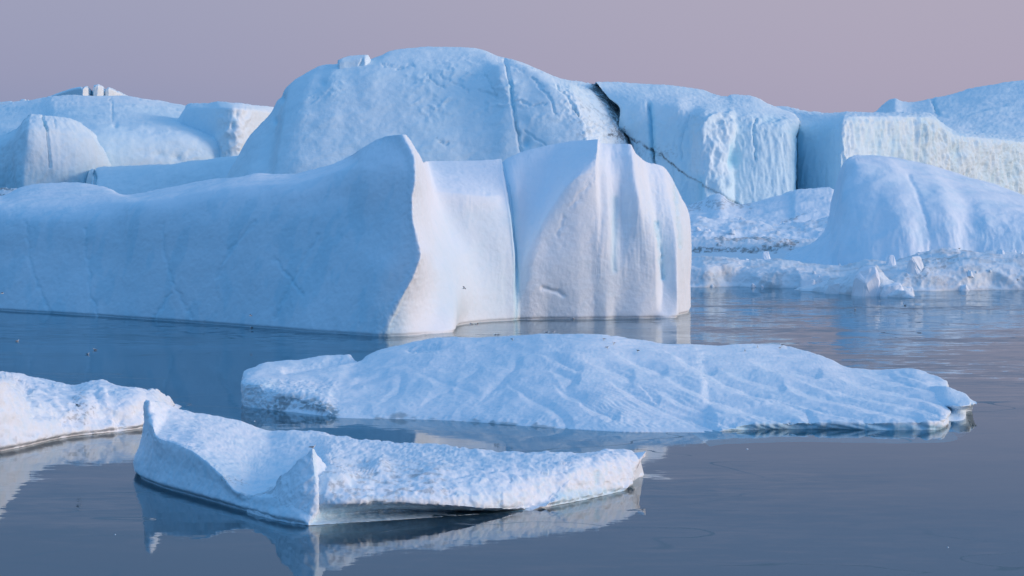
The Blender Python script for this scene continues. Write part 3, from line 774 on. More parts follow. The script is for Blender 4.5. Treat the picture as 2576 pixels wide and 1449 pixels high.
left_c = [[F(p[0], p[2]), (p[0] + p[3], 400), (p[0] + p[3], p[1] + 16, p[2] + 14), (p[0] + p[3], p[1], p[2] + 40)] for p in
          [(380, 345, 2120, 10), (405, 325, 2118, 20), (425, 296, 2115, 25), (446, 275, 2110, 18), (458, 264, 2106, 12), (475, 259, 2100, 6), (530, 258, 2075, 4), (546, 256, 2066, 2),
           (575, 259, 2057, 2), (600, 260, 2059, 0), (622, 262, 2070, 0), (648, 264, 2094, 0), (690, 271, 2135, 0), (730, 276, 2165, 0)]]
lc = loft('iceberg', left_c, 2170, FAR,
          lambda c: 2.5 * c.n(60, 3, 77) + 0.9 * c.n(12, 3, 78) + 6 * c.box(545, 640, 275, 400, 16) * c.rid(44, 3, 79, 0.5) - 6 * blob(c.X, c.Y, 597, 285, 6, 8) - 6 * blob(c.X, c.Y, 585, 318, 6, 10),
          back=120, key='left_c', mask=lambda c: {'blue': 0.28 * (1 - sstep(c.X, 570, 600)) + 0.5 * blob(c.X, c.Y, 590, 305, 6, 12)})  # left side's shade put into the colour, ending at the lit flank
tag(lc, 'angular blue block with a bright right flank left of the dome', 'iceberg')

left_b = [[F(p[0], p[2]), (p[0], 420, p[2] + 3), (p[0], 350, p[2] + 14), (p[0], p[3] + 8, p[2] + 36), (p[0], p[3] - 6, p[2] + 74), (p[0], p[1] + 25, p[2] + 190), (p[0], p[1] + 8, p[2] + 300), (p[0], p[1], p[2] + 400)] for p in
          [(-150, 275, 2150, 318), (-20, 264, 2120, 316), (60, 254, 2100, 314), (100, 248, 2090, 313), (138, 241, 2050, 312), (215, 240, 2028, 310), (250, 241, 2028, 309), (320, 243, 2034, 311), (400, 254, 2042, 312), (466, 266, 2050, 318), (540, 280, 2062, 330), (600, 300, 2080, 345)]]
lb = loft('iceberg', left_b, 2100, FAR,
          lambda c: 4 * c.n(90, 3, 81) + 1.0 * c.n(16, 3, 82) + 2.5 * c.rid(40, 3, 83) * sstep(c.n(90, 2, 80), 0.0, 0.3) - 3 * c.crack([(280, 246), (284, 300)], 1.8) - 6 * blob(c.X, c.Y, 290, 314, 6, 5)
          - 5 * blob(c.X, c.Y, 400, 388, 16, 9) - 5 * blob(c.X, c.Y, 445, 396, 12, 9) + 5 * blob(c.X, c.Y, 265, 385, 14, 9),
          back=200, key='left_b', mask=lambda c: {'blue': 0.28 * sstep(c.Y, 250, 275)})
tag(lb, 'long smooth blue iceberg with two sloping tiers below the jagged summit', 'iceberg')

summit = [(105, 250, 2960), (140, 236, 2930), (165, 227, 2905), (186, 221, 2885), (203, 218, 2868), (208, 221, 2862), (213, 217, 2866), (218, 216, 2872), (223, 221, 2880), (228, 229, 2900), (231, 234, 2910), (234, 224, 2895),
          (237, 214, 2880), (245, 212, 2880), (253, 214, 2886), (259, 220, 2896), (263, 227, 2906), (267, 224, 2900), (272, 219, 2900), (291, 226, 2915), (310, 235, 2930), (326, 243, 2945), (350, 250, 2960)]
ls = loft('iceberg', [[F(p[0], p[2]), (p[0], 262), (p[0], p[1] + 4, p[2] + 6), (p[0], p[1], p[2] + 22)] for p in summit], 2900, FAR,
          lambda c: 0.5 * c.n(20, 3, 84) + 2 * sstep(c.X, 203, 209) * c.rid(8, 2, 85, st=(1, 1, 0.3)), du=1.6, dv=2.2, back=120, key='summit',
          mask=lambda c: {'blue': 0.2 * (1 - sstep(c.X, 203, 208)) + 0.8 * c.crack([(231, 232), (230, 245)], 4)})  # shaded left slope tinted bluer up to the lit pinnacles
tag(ls, 'distant iceberg whose jagged summit pinnacles catch the light', 'iceberg')

for i, (pk, lab) in enumerate((([(-40, 262), (-15, 258), (8, 256), (25, 254), (32, 256), (40, 263)], 'tiny far iceberg with a flat top cut by the left edge'),
                               ([(40, 263), (48, 256), (54, 250), (63, 249), (66, 256), (70, 250), (75, 255), (84, 263)], 'tiny far iceberg with twin nubs on the left skyline'))):
    oo = loft('iceberg', [[F(p[0], 3300), (p[0], 275), (p[0], p[1] + 3, 3310), (p[0], p[1], 3330)] for p in pk], 3300, FAR, lambda c: 0.5 * c.n(10, 2, 87), du=1.6, dv=2.4, back=80, key='peak%d' % i,
              mask=lambda c: {'blue': 0.15 + 0 * c.X})
    tag(oo, lab, 'iceberg')

ledge = [[F(p[0], p[2]), (p[0], 470, p[2] + 12), (p[0], p[1] + 8, p[2] + 38), (p[0], p[1], p[2] + 52)] for p in
         [(150, 442, 2020), (200, 433, 1990), (222, 428, 1940), (234, 425, 1902), (238, 432, 1906), (242, 424, 1904), (252, 420, 1902), (330, 418, 1890), (400, 414, 1875), (460, 408, 1862), (520, 402, 1850), (570, 393, 1840), (640, 390, 1830), (720, 392, 1825)]]
lg = loft('iceberg', ledge, 1880, FAR, lambda c: 4 * c.n(80, 3, 91) + 0.9 * c.n(14, 3, 92) - 7 * c.crack([(239, 432), (237, 466)], 2, 0.3), back=40, key='ledge',
          mask=lambda c: {'blue': 0.28 + 0.5 * c.crack([(239, 432), (237, 466)], 4)})
tag(lg, 'long low blue ice shelf at the foot of the dome with a small notch', 'iceberg')

# ================================================================ SNOWY HUMP, RIGHT
hump_cols = [
    [F(1930, 1040), (1950, 650, 1045), (1962, 644, 1060)],
    [F(1985, 1005), (2000, 645, 1008), (2018, 628, 1028)],
    [F(2035, 980), (2050, 640, 984), (2060, 612, 995), (2066, 598, 1012)],
    [F(2075, 968), (2082, 640, 972), (2086, 600, 982), (2092, 570, 1005)],
    [F(2102, 962), (2102, 640, 965), (2102, 590, 972), (2103, 540, 985), (2106, 505, 1010)],
    [F(2128, 956), (2124, 620, 960), (2121, 560, 968), (2118, 490, 980), (2116, 446, 1008)],
    [F(2162, 950), (2155, 620, 955), (2145, 540, 965), (2136, 460, 982), (2132, 404, 1012)],
    [F(2190, 947), (2184, 620, 952), (2172, 540, 962), (2160, 455, 980), (2152, 412, 998), (2146, 393, 1020)],
    [F(2225, 945), (2218, 620, 950), (2208, 540, 960), (2195, 455, 978), (2184, 412, 998), (2170, 388, 1030)],
    [F(2290, 942), (2284, 620, 947), (2275, 540, 956), (2255, 470, 973), (2236, 416, 998), (2215, 390, 1032)],
    [F(2335, 944.5), (2330, 620, 949), (2322, 540, 958), (2302, 475, 975), (2282, 428, 1002), (2268, 399, 1036)],
    [F(2395, 944), (2390, 620, 948), (2382, 540, 957), (2362, 482, 973), (2344, 442, 1000), (2328, 412, 1036)],
    [F(2452, 946), (2447, 620, 950), (2442, 560, 958), (2428, 505, 974), (2410, 463, 1003), (2388, 430, 1040)],
    [F(2505, 944), (2500, 620, 948), (2494, 560, 956), (2484, 512, 972), (2470, 478, 1002), (2448, 448, 1040)],
    [F(2600, 945), (2595, 620, 948), (2590, 570, 955), (2575, 530, 972), (2560, 505, 998), (2540, 476, 1042)],
    [F(2740, 950), (2735, 640, 953), (2730, 590, 960), (2720, 560, 975), (2700, 545, 1000), (2680, 530, 1046)],
]


def hump_surf(c):
    d = 3.5 * c.n(90, 3, 101) + 0.45 * c.n(14, 3, 102) + 0.5 * c.rid(12, 2, 106) * sstep(c.n(50, 2, 107), -0.1, 0.3)
    low = sstep(c.Y, 500, 600)
    d = d + low * 2.2 * c.rid(30, 3, 103, st=(1, 0.4, 0.2)) + 3.0 * c.rid(110, 2, 108, st=(1, 1, 0.5))
    d = d - 3 * c.crack([(2285, 440), (2310, 490), (2335, 560), (2342, 650)], 6, 0.6)
    d = d - 1.5 * c.crack([(2150, 520), (2165, 600), (2160, 660)], 4, 0.6)
    return d


hump = loft('iceberg', hump_cols, 980, BERG, hump_surf, back=50, key='hump', mask=lambda c: {'blue': 0.06 + 0.16 * sstep(c.n(60, 2, 105), 0, 0.4)})
tag(hump, 'smooth rounded snowy iceberg hump behind the dirty rubble ridge', 'iceberg')

# ================================================================ PACK ICE, RIGHT
sea_ice = sheet('sea_ice', 55, 260, 835, 1850, 0.25, DIRTY)
tag(sea_ice, kind='structure')


def rubble(a=6.0, wl=40, seed=0, blocky=5.0):
    def f(c):
        w = np.stack([c.n(wl * 1.2, 2, seed + 8), c.n(wl * 1.2, 2, seed + 9), c.n(wl * 1.2, 2, seed + 10)], -1) * 0.5
        f1, i1 = cells(c.q / (wl * 0.9) + w, seed)
        f2, i2 = cells(c.q / (wl * 0.35) + w, seed + 3)
        d = a * c.rid(wl * 1.6, 3, seed + 5, 0.42) + 1.8 * c.rid(20, 3, seed + 6, 0.5) + blocky * (i1 - 0.4) * (1 - sstep(f1, 0.15, 0.7)) + 0.3 * blocky * (i2 - 0.4) * (1 - sstep(f2, 0.2, 0.7))
        return d * sstep(c.P[..., 2], 0.0, 1.5)
    return f


def ridge_cols(crest, Yf, Yc, mid=0.5):
    out = []
    for p in crest:
        yf = Yf + (p[2] if len(p) > 2 else 0)
        fp = foot_py(yf)
        out.append([(p[0], fp, yf), (p[0], fp + (p[1] - fp) * mid, yf + (Yc - Yf) * 0.22), (p[0], p[1], yf + (Yc - Yf))])
    return out


r1 = loft('snow_mound', ridge_cols([(1640, 522), (1740, 517), (1775, 507), (1800, 489), (1812, 487), (1835, 503), (1870, 515), (1905, 510), (1950, 497), (1985, 492), (2000, 479), (2050, 474), (2092, 474), (2106, 482), (2125, 492), (2160, 500)], 1330, 1480), 1400, SNOW,
          rubble(6, 110, 111, 6), back=120, key='r1',
          mask=lambda c: {'dirt': 0.55 * c.near([(1735, 524), (1780, 512), (1850, 510), (1880, 522)], 14, 2) * sstep(c.n(12, 3, 114), -0.05, 0.25) + 0.6 * c.near([(1960, 562), (1995, 553), (2030, 540)], 5, 1.5) * sstep(c.n(10, 2, 7), -0.1, 0.2),
                          'blue': 0.10 + 0.3 * c.crack([(1990, 490), (1995, 540)], 8)})
tag(r1, 'broad snowy pack-ice mound below the ice cliff', 'ice mound')
r2 = loft('ice_ridge', ridge_cols([(1640, 552), (1740, 546), (1765, 545), (1780, 550), (1850, 556), (1905, 558), (1960, 568), (2000, 566), (2020, 560), (2060, 556), (2100, 546), (2130, 540), (2170, 540)], 1190, 1250), 1220, SNOW,
          rubble(6, 45, 121, 8), back=80, key='r2', mask=lambda c: {'dirt': 0.25 * sstep(c.n(25, 4, 124), 0.2, 0.42), 'blue': 0.1 + 0 * c.X})
tag(r2, 'row of broken white ice rubble behind the dirty streak', 'ice ridge')
r3 = loft('ice_ridge', ridge_cols([(1640, 603), (1740, 601), (1800, 598), (1850, 602), (1900, 600), (1950, 599), (1975, 601), (2000, 606), (2040, 604), (2080, 612), (2120, 620)], 1060, 1115), 1085, DIRTY,
          rubble(6, 30, 131, 6), back=60, key='r3',
          mask=lambda c: {'dirt': 1.2 * (c.near([(1735, 633), (1790, 628), (1850, 628), (1900, 632), (1960, 620), (1985, 606), (2000, 612), (1990, 625)], 10, 2.2) * sstep(c.n(12, 3, 134), -0.25, 0.1) + 0.55 * c.near([(1800, 603), (1900, 600), (1940, 604)], 5, 2))})
tag(r3, 'low ice ridge streaked with dark grey dirt', 'ice ridge')

front_crest = [(1640, 655, 0), (1738, 650, 0), (1770, 645, 0), (1800, 645, 2), (1850, 650, 4), (1880, 660, 2), (1915, 656, 0), (1960, 652, -2), (2000, 660, -4), (2060, 668, -8), (2110, 672, -12), (2160, 664, -14), (2185, 656, -16),
               (2225, 660, -18), (2260, 662, -20), (2300, 660, -20), (2335, 652, -20), (2380, 648, -18), (2450, 636, -16), (2500, 636, -14), (2576, 640, -14), (2700, 645, -14)]
rf = loft('ice_ridge', ridge_cols(front_crest, 822, 850, 0.72), 810, DIRTY, rubble(8, 80, 141, 9), du=2.4, dv=2.2, back=40, key='front',
          mask=lambda c: {'dirt': 0.28 * sstep(c.n(45, 5, 144), 0.08, 0.4) + 0.45 * c.near([(2300, 690), (2350, 655), (2400, 640)], 30, 2) * sstep(c.n(14, 3, 145), 0.0, 0.3), 'blue': 0.12 * sstep(c.n(30, 3, 146), 0, .3)}, notch=0.3)
tag(rf, 'long grimy rubble ridge along the water in front of the snowy hump', 'ice ridge')

spit_crest = [(1990, 731, 4), (2012, 722, -2), (2050, 716, -8), (2095, 704, -16), (2130, 694, -22), (2160, 676, -26), (2183, 664, -28), (2202, 668, -30), (2222, 688, -33), (2240, 702, -35), (2262, 712, -37), (2284, 728, -39), (2300, 743, -41)]
rs = loft('ice_ridge', ridge_cols(spit_crest, 806, 818, 0.55), 790, DIRTY, rubble(5, 50, 147, 8), du=2.0, dv=2.0, back=14, key='spit',
          mask=lambda c: {'dirt': 0.22 * sstep(c.n(40, 4, 148), 0.1, 0.4), 'blue': 0.08 + 0 * c.X}, notch=0.3)
tag(rs, 'low spit of pale slabs jutting into the water from the rubble ridge', 'ice ridge')

# second, higher bank behind the right part of the ridge
rb = loft('ice_ridge', ridge_cols([(2240, 668), (2290, 650), (2330, 634), (2365, 626), (2395, 624), (2425, 630), (2470, 638), (2520, 636), (2600, 640), (2720, 640)], 838, 868, 0.6), 850, DIRTY, rubble(8, 70, 151, 8), du=2.4, dv=2.2, back=40, key='bank',
          mask=lambda c: {'dirt': 0.42 * sstep(c.n(40, 4, 154), 0.0, 0.35)})
tag(rb, 'higher grey dirty bank behind the right end of the rubble ridge', 'ice ridge')


def chunk(name, w, d, h, seed, mat, parent=None, pts=14, tall=0.5):
    rng = random.Random(seed)
    bm = bmesh.new()
    for i in range(pts):
        a = rng.uniform(0, 2 * math.pi) if i > 8 else i * 0.7 + rng.uniform(-.2, .2); r = rng.uniform(0.55, 1.0) if i > 8 else rng.uniform(0.85, 1.0)
        zz = rng.uniform(0.25, 0.9) if i > 8 else -0.12
        k_ = 1 - tall * max(zz, 0)
        bm.verts.new((math.cos(a) * w / 2 * r * k_, math.sin(a) * d / 2 * r * k_, zz * h))
    for i in range(4):
        bm.verts.new((rng.uniform(-.3, .3) * w, rng.uniform(-.3, .3) * d, h * rng.uniform(0.72, 1.0)))
    bm.verts.new((0, 0, -0.15 * h))
    res = bmesh.ops.convex_hull(bm, input=bm.verts)
    bmesh.ops.delete(bm, geom=[e for e in res['geom_interior'] if isinstance(e, bmesh.types.BMVert)], context='VERTS')
    bmesh.ops.bevel(bm, geom=bm.edges[:], offset=0.045 * min(w, d, h), segments=1, affect='EDGES')
    bmesh.ops.triangulate(bm, faces=bm.faces[:])
    bmesh.ops.subdivide_edges(bm, edges=bm.edges[:], cuts=1)
    bm.verts.ensure_lookup_table()
    co = np.array([v.co[:] for v in bm.verts])
    nz = fbm(co / (0.3 * w) + seed, 3, seed)
    for v, n_ in zip(bm.verts, nz): v.co += v.normal * float(n_) * 0.05 * w
    me = bpy.data.meshes.new(name); bm.to_mesh(me); bm.free()
    me.materials.append(mat)
    return me


# named blocks of the ridge (x, base y, width px, height px)
blocks = [
    (2180, 722, 108, 82, 'largest pale slab leaning on the rubble ridge by the water', 3, SNOW),
    (2245, 741, 84, 40, 'low flat slab at the very waterline of the rubble ridge', 8, SNOW),
    (2285, 744, 44, 24, 'pale pointed slab ending the spit of the rubble ridge', 5, SNOW),
    (2425, 733, 32, 16, 'small lone white block at the waterline near the right edge', 13, SNOW),
    (2238, 668, 36, 30, 'upright cube-like block on top of the rubble ridge', 17, SNOW),
    (2300, 680, 60, 40, 'snowy slab behind the spit of the rubble ridge', 21, SNOW),
    (1925, 643, 34, 22, 'pointed white block alone behind the ridge crest', 26, SNOW),
    (2030, 735, 60, 26, 'dirty white slab at the waterline left of the spit', 31, DIRTY),
    (2100, 730, 80, 30, 'greyish slab wedged in the middle of the rubble ridge', 33, DIRTY),
]
for (px, py, wpx, hpx, lab, sd_, mt) in blocks:
    base = surface_at('spit' if 2000 < px < 2300 and py > 690 else 'front', px, min(py, 722))
    if py > 700: base = base * np.array((1, 1, 0)) + np.array((0, -0.12 * wpx * 0.11, 0.0))
    s = base[1] / FPX
    oo = link('ice_block', chunk('ice_block', wpx * s, wpx * s * 0.8, hpx * s * 1.15, sd_, mt), loc=(base[0], base[1], base[2] - 0.15 * hpx * s))
    tag(oo, lab, 'ice block')
rng = random.Random(5)
rub_spots = []
for i in range(26):
    px = rng.uniform(1745, 2570)
    key, lo, hi = rng.choice((('front', 655, 725), ('front', 655, 725), ('bank', 632, 660), ('r2', 552, 590)))
    if key == 'bank': px = rng.uniform(2290, 2570)
    if key == 'r2': px = rng.uniform(1745, 2090)
    rub_spots.append((key, px, rng.uniform(lo, hi), rng.choice((9, 12, 16, 22, 30))))
protos = [chunk('ice_lump', 1.0, 0.85, 0.6, 100 + i, SNOW if i % 2 else DIRTY) for i in range(6)]
for i, (key, px, py, sz) in enumerate(rub_spots):
    p = surface_at(key, px, py)
    oo = link('ice_lump', protos[i % 6], loc=(p[0], p[1], p[2] - 0.15))
    sc = sz * p[1] / FPX
    oo.scale = (sc, sc, sc * rng.uniform(0.7, 1.3)); oo.rotation_euler = (rng.uniform(-.3, .3), rng.uniform(-.3, .3), rng.uniform(0, 6.3))
    tag(oo, 'small angular ice lump strewn over the pack-ice rubble ridges', 'ice lump', 'ice lumps on the rubble ridges')

# brash behind the left shoulder of the middle iceberg
bf = loft('brash_ice', ridge_cols([(-120, 478), (-20, 477), (20, 474), (45, 476), (70, 480), (110, 486), (160, 492)], 1850, 1890), 1870, DIRTY, rubble(5, 18, 161, 7), du=2, dv=2, back=40, key='brash',
          mask=lambda c: {'dirt': 0.9 * sstep(c.n(22, 3, 164), 0.0, 0.25) * (1 - sstep(c.X, 50, 80))})
tag(bf, 'strip of dirty brash ice behind the blue flank at the left edge', 'brash ice')

# ================================================================ FLAT RIBBED FLOE
flat_cols = [
    [(618, 985), (615, 955, 486), (618, 938, 492), (622, 932, 498)],
    [(611, 1008), (609, 965, 466), (612, 946, 472), (614, 934, 482)],
    [(612, 1021), (609, 964, 457.5), (618, 950, 463), (625, 927, 490)],
    [(655, 1028), (655, 968, 452.5), (665, 955, 459), (680, 910, 500)],
    [(700, 1033), (705, 985, 450.5), (714, 970, 456), (755, 903, 506)],
    [(770, 1041), (765, 1000, 446), (770, 985, 452), (830, 896, 511)],
    [(830, 1048), (820, 1018, 441), (818, 1000, 448), (880, 890, 513)],
    [(853, 1051), (850, 1046, 437.6), (842, 1015, 446), (903, 895, 511)],
    [(900, 1053), (900, 1044, 437.5), (906, 1000, 453), (950, 880, 513)],
    [(1000, 1054), (1000, 1040, 437), (1010, 985, 455), (1050, 858, 516)],
    [(1100, 1057), (1100, 1043, 435), (1110, 985, 452), (1120, 848, 517)],
    [(1220, 1064), (1220, 1053, 430), (1230, 985, 448), (1232, 849, 514)],
    [(1330, 1073), (1330, 1065, 425), (1340, 985, 446), (1372, 838, 513)],
    [(1450, 1081), (1450, 1077, 420), (1460, 985, 445), (1470, 845, 510)],
    [(1600, 1088), (1600, 1085, 416), (1605, 990, 443), (1600, 857, 504)],
    [(1770, 1088), (1770, 1085, 416.5), (1765, 1000, 438), (1740, 873, 496)],
    [(1815, 1085), (1814, 1076, 416.6), (1812, 1071, 418), (1790, 1000, 440), (1770, 873, 496)],
    [(1885, 1081), (1884, 1068, 418.2), (1882, 1062, 420.5), (1875, 1000, 440), (1860, 870, 496)],
    [(2020, 1079), (2019, 1064, 419), (2016, 1058, 421.5), (2005, 1000, 440), (1965, 873, 496)],
    [(2130, 1080), (2129, 1064, 418.6), (2125, 1058, 421.3), (2105, 1000, 441), (2050, 895, 488)],
    [(2230, 1082), (2229, 1064, 417.8), (2225, 1058, 420.8), (2200, 1005, 440), (2140, 928, 479)],
    [(2330, 1082), (2330, 1062, 417.8), (2326, 1056, 420.8), (2300, 1010, 440), (2215, 934, 477)],
    [(2362, 1080), (2368, 1056, 419), (2366, 1048, 422), (2340, 1010, 440), (2295, 931, 475)],
    [(2383, 1066), (2388, 1045, 430), (2375, 1005, 445), (2345, 945, 472)],
    [(2386, 1052), (2390, 1035, 440), (2390, 1000, 452), (2380, 960, 468)],
    [(2380, 1040), (2384, 1025, 450), (2390, 1005, 460), (2388, 972, 472)],
]

for c_ in flat_cols:                                        # a steep low dome: the crest stands close behind the front edge
    f_ = c_[0][2] if len(c_[0]) > 2 else water_Y(c_[0][1])
    for i_, p_ in enumerate(c_):
        if len(p_) > 2: c_[i_] = (p_[0], p_[1], f_ + float(np.interp(p_[0], [700, 1450, 2000], [0.75, 0.62, 1.0])) * (p_[2] - f_))


def flat_surf(c):
    X, Y = c.X, c.Y
    # melt channels that fan out from the crest towards the right
    grooves = [[(1240, 945), (1285, 970), (1333, 1000), (1378, 1020), (1413, 1050), (1428, 1075)], [(1378, 930), (1443, 955), (1423, 970)], [(1428, 975), (1473, 1025), (1543, 1052)],
               [(1508, 950), (1573, 985), (1653, 1025), (1738, 1060), (1800, 1078)], [(1583, 950), (1658, 1020), (1753, 1045), (1823, 1065), (1884, 1080)],
               [(1640, 935), (1768, 990), (1788, 1005), (1888, 1035), (1953, 1055), (2022, 1076)], [(1738, 925), (1838, 970), (1938, 1005), (2028, 1035), (2040, 1065)],
               [(1838, 975), (1958, 1005), (2073, 1035), (2158, 1055), (2232, 1079)], [(1938, 955), (2038, 990), (2163, 1020), (2303, 1050), (2318, 1078)],
               [(1988, 955), (2088, 980), (2238, 1010), (2328, 1030), (2385, 1050)], [(2088, 950), (2213, 975), (2338, 1005), (2390, 1025)], [(2148, 940), (2238, 955), (2353, 980), (2423, 1003)],
               [(2228, 935), (2318, 955), (2398, 980)], [(1648, 875), (1688, 890), (1728, 912), (1788, 940)], [(1513, 880), (1588, 905), (1663, 935)],
               [(1450, 900), (1520, 925), (1580, 950)], [(1330, 880), (1400, 905), (1450, 930)], [(1860, 905), (1950, 925), (2050, 945)], [(1800, 930), (1880, 950), (1960, 975)],
               [(1620, 975), (1700, 1008), (1770, 1030)], [(1380, 960), (1420, 985), (1460, 1000)], [(1130, 1000), (1150, 960), (1200, 930)], [(850, 1040), (870, 985), (905, 955), (960, 940)],
               [(1180, 1040), (1230, 985), (1290, 930), (1300, 905)], [(1010, 925), (1100, 955), (1190, 985)], [(940, 1030), (1000, 985), (1010, 950)], [(1040, 1035), (1090, 1000), (1130, 985)]]
    gd = np.full(X.shape, 60.0)
    for gpts in grooves:
        x0g, x1g = gpts[0][0], gpts[-1][0]
        sg = 1.0 if x1g > x0g else -1.0
        gd = np.minimum(gd, line_dist(X + c.jx * 0.4, Y + c.jy * 0.3, gpts) + 24 * (1 - sstep((X - x0g) * sg, -15, min(90.0, 0.6 * abs(x1g - x0g) + 5))))
    right_ = sstep(X, 1250, 1550)
    d = (4.5 + 5.0 * right_) * np.minimum(gd / (17.0 + 3 * right_), 1.0) ** 0.7 - 5.0
    fan = right_
    th = np.arctan2(Y - 835, X - 1080)
    ph2 = th * 250 + c.n(120, 2, 171) * 3.0 + c.n(40, 2, 172) * 1.0
    d = d + 2.6 * (np.abs(np.sin(ph2)) ** 0.8 - 0.6) * fan * sstep(c.n(140, 2, 168), -0.35, 0.15)
    d = d + 6.0 * c.n(130, 2, 173) + 2.0 * c.rid(75, 2, 174, st=(1, 0.5, 1)) * (1 - 0.7 * fan)
    d = d + 0.8 * c.n(9, 2, 175) * sstep(c.n(60, 2, 176), -0.2, 0.2) + 0.6 * c.rid(18, 2, 179, st=(0.6, 1, 1))
    # steps on the left shoulder
    d = d - 14 * c.crack([(720, 930), (800, 915), (850, 905), (905, 897)], 8, 0.5) - 10 * c.crack([(1030, 880), (1100, 872)], 7, 1)
    # broken front faces
    left = c.box(605, 850, 955, 1050, 10)
    d = d + left * (3.0 * c.rid(24, 3, 177) + 1.5 * c.n(8, 2, 178))
    d = d - 7 * c.near([(700, 1015), (760, 1010), (815, 1030)], 26, 1) * left
    edge = sstep(Y, 1035, 1060) * sstep(X, 860, 900)
    d = d + edge * 2.0 * c.rid(30, 2, 180, st=(1, 1, 0.3))
    return d * sstep(c.P[..., 2], -0.3, 0.5)


def flat_mask(c):
    w = c.near([(695, 1018), (740, 1005), (790, 1012), (835, 1040)], 24, 2.0) * sstep(c.n(18, 3, 181), -0.35, 0.05) * sstep(c.Y, 985, 1000)
    low = sstep(c.Y + c.n(40, 2, 182) * 18, 1040, 1050) * c.box(870, 1440, 1030, 1100, 6)
    w = w + 0.8 * c.near([(950, 1050), (1040, 1043), (1110, 1050), (1180, 1060), (1260, 1068), (1310, 1068), (1420, 1080)], 9, 0.7) * sstep(c.n(50, 2, 183), -0.2, 0.15)  # shade of the undercut front edge painted in, together with its wetness
    bl = 0.10 + 0.22 * sstep(c.n(12, 3, 185), 0.05, 0.35) + 0.25 * c.box(608, 700, 955, 1030, 8)
    bl = bl + 0.5 * sstep(c.X, 1790, 1850) * c.near([(1800, 1084), (1885, 1079), (2020, 1077), (2230, 1080), (2362, 1080)], 17, 0.4)
    return {'wet_shade': w * 0.9, 'blue': bl, 'dirt': 0 * w}


flat = loft('ice_floe', flat_cols, 455, FLOE, flat_surf, du=2.4, dv=2.0, back=9, mask=flat_mask, key='flat', foot_z=-1.5)
tag(flat, 'wide low snow-covered floe with fanning melt grooves and resting gulls', 'ice floe')
tongue_cols = [
    [(2310, 1060, 452), (2310, 1030, 452), (2310, 1010, 453), (2310, 975, 464)],
    [(2388, 1059), (2388, 1030, 439), (2386, 1020, 437.5), (2378, 972, 452)],
    [(2412, 1058), (2412, 1032, 437), (2416, 1022, 434), (2416, 1010, 438), (2412, 984, 450)],
    [(2427, 1054), (2429, 1032, 438), (2438, 1020, 435), (2439, 1011, 438), (2430, 991, 449)],
    [(2428, 1050, 443), (2431, 1032, 441), (2448, 1018, 438), (2450, 1013.5, 440), (2446, 1006, 446)],
    [(2424, 1046, 446), (2428, 1030, 446), (2456, 1016, 440), (2458, 1014, 441), (2456, 1011, 443.5)],
]
loft('overhang', tongue_cols, 445, FLOE, lambda c: 1.2 * c.n(20, 3, 191) + 0.5 * c.rid(8, 2, 192), du=2.0, dv=2.0, back=6, key='tongue', parent=flat, mask=lambda c: {'blue': 0.25 + 0 * c.X})


def submerged(parent, line, out, depth, name='submerged_foot'):
    """shelf of ice that carries on under the water in front of a floe's waterline"""
    a = np.array([point(x, y, water_Y(y)) for x, y in line])
    u = np.r_[0, np.cumsum(np.hypot(*np.diff(a[:, :2], axis=0).T))]
    n = max(60, int(u[-1] * 3))
    g = pchip(u, a, np.linspace(0, u[-1], n))
    tv = np.gradient(g, axis=0); nn = np.stack([tv[:, 1], -tv[:, 0]], -1); nn /= np.linalg.norm(nn, axis=1, keepdims=True) + 1e-9
    k_ = np.linspace(-0.8, 1, 26)
    wav = 1 + 0.35 * fbm(np.c_[g[:, :2] * 0.12, np.zeros(n)], 3, 7)
    P = np.zeros((n, 26, 3))
    P[..., :2] = g[:, None, :2] + nn[:, None] * (k_ * out)[None, :, None] * wav[:, None, None]
    P[..., 2] = np.where(k_ < 0, -0.12, -0.12 - depth * np.maximum(k_, 0) ** 1.3)[None]
    P = P[:, ::-1]
    me = grid_mesh(name, P, SUBMERGED)
    return link(name, me, parent)


submerged(flat, [(1740, 1089), (1800, 1082), (1885, 1079), (2020, 1077), (2130, 1078), (2230, 1079), (2330, 1079), (2375, 1072)], 3.2, 1.6)

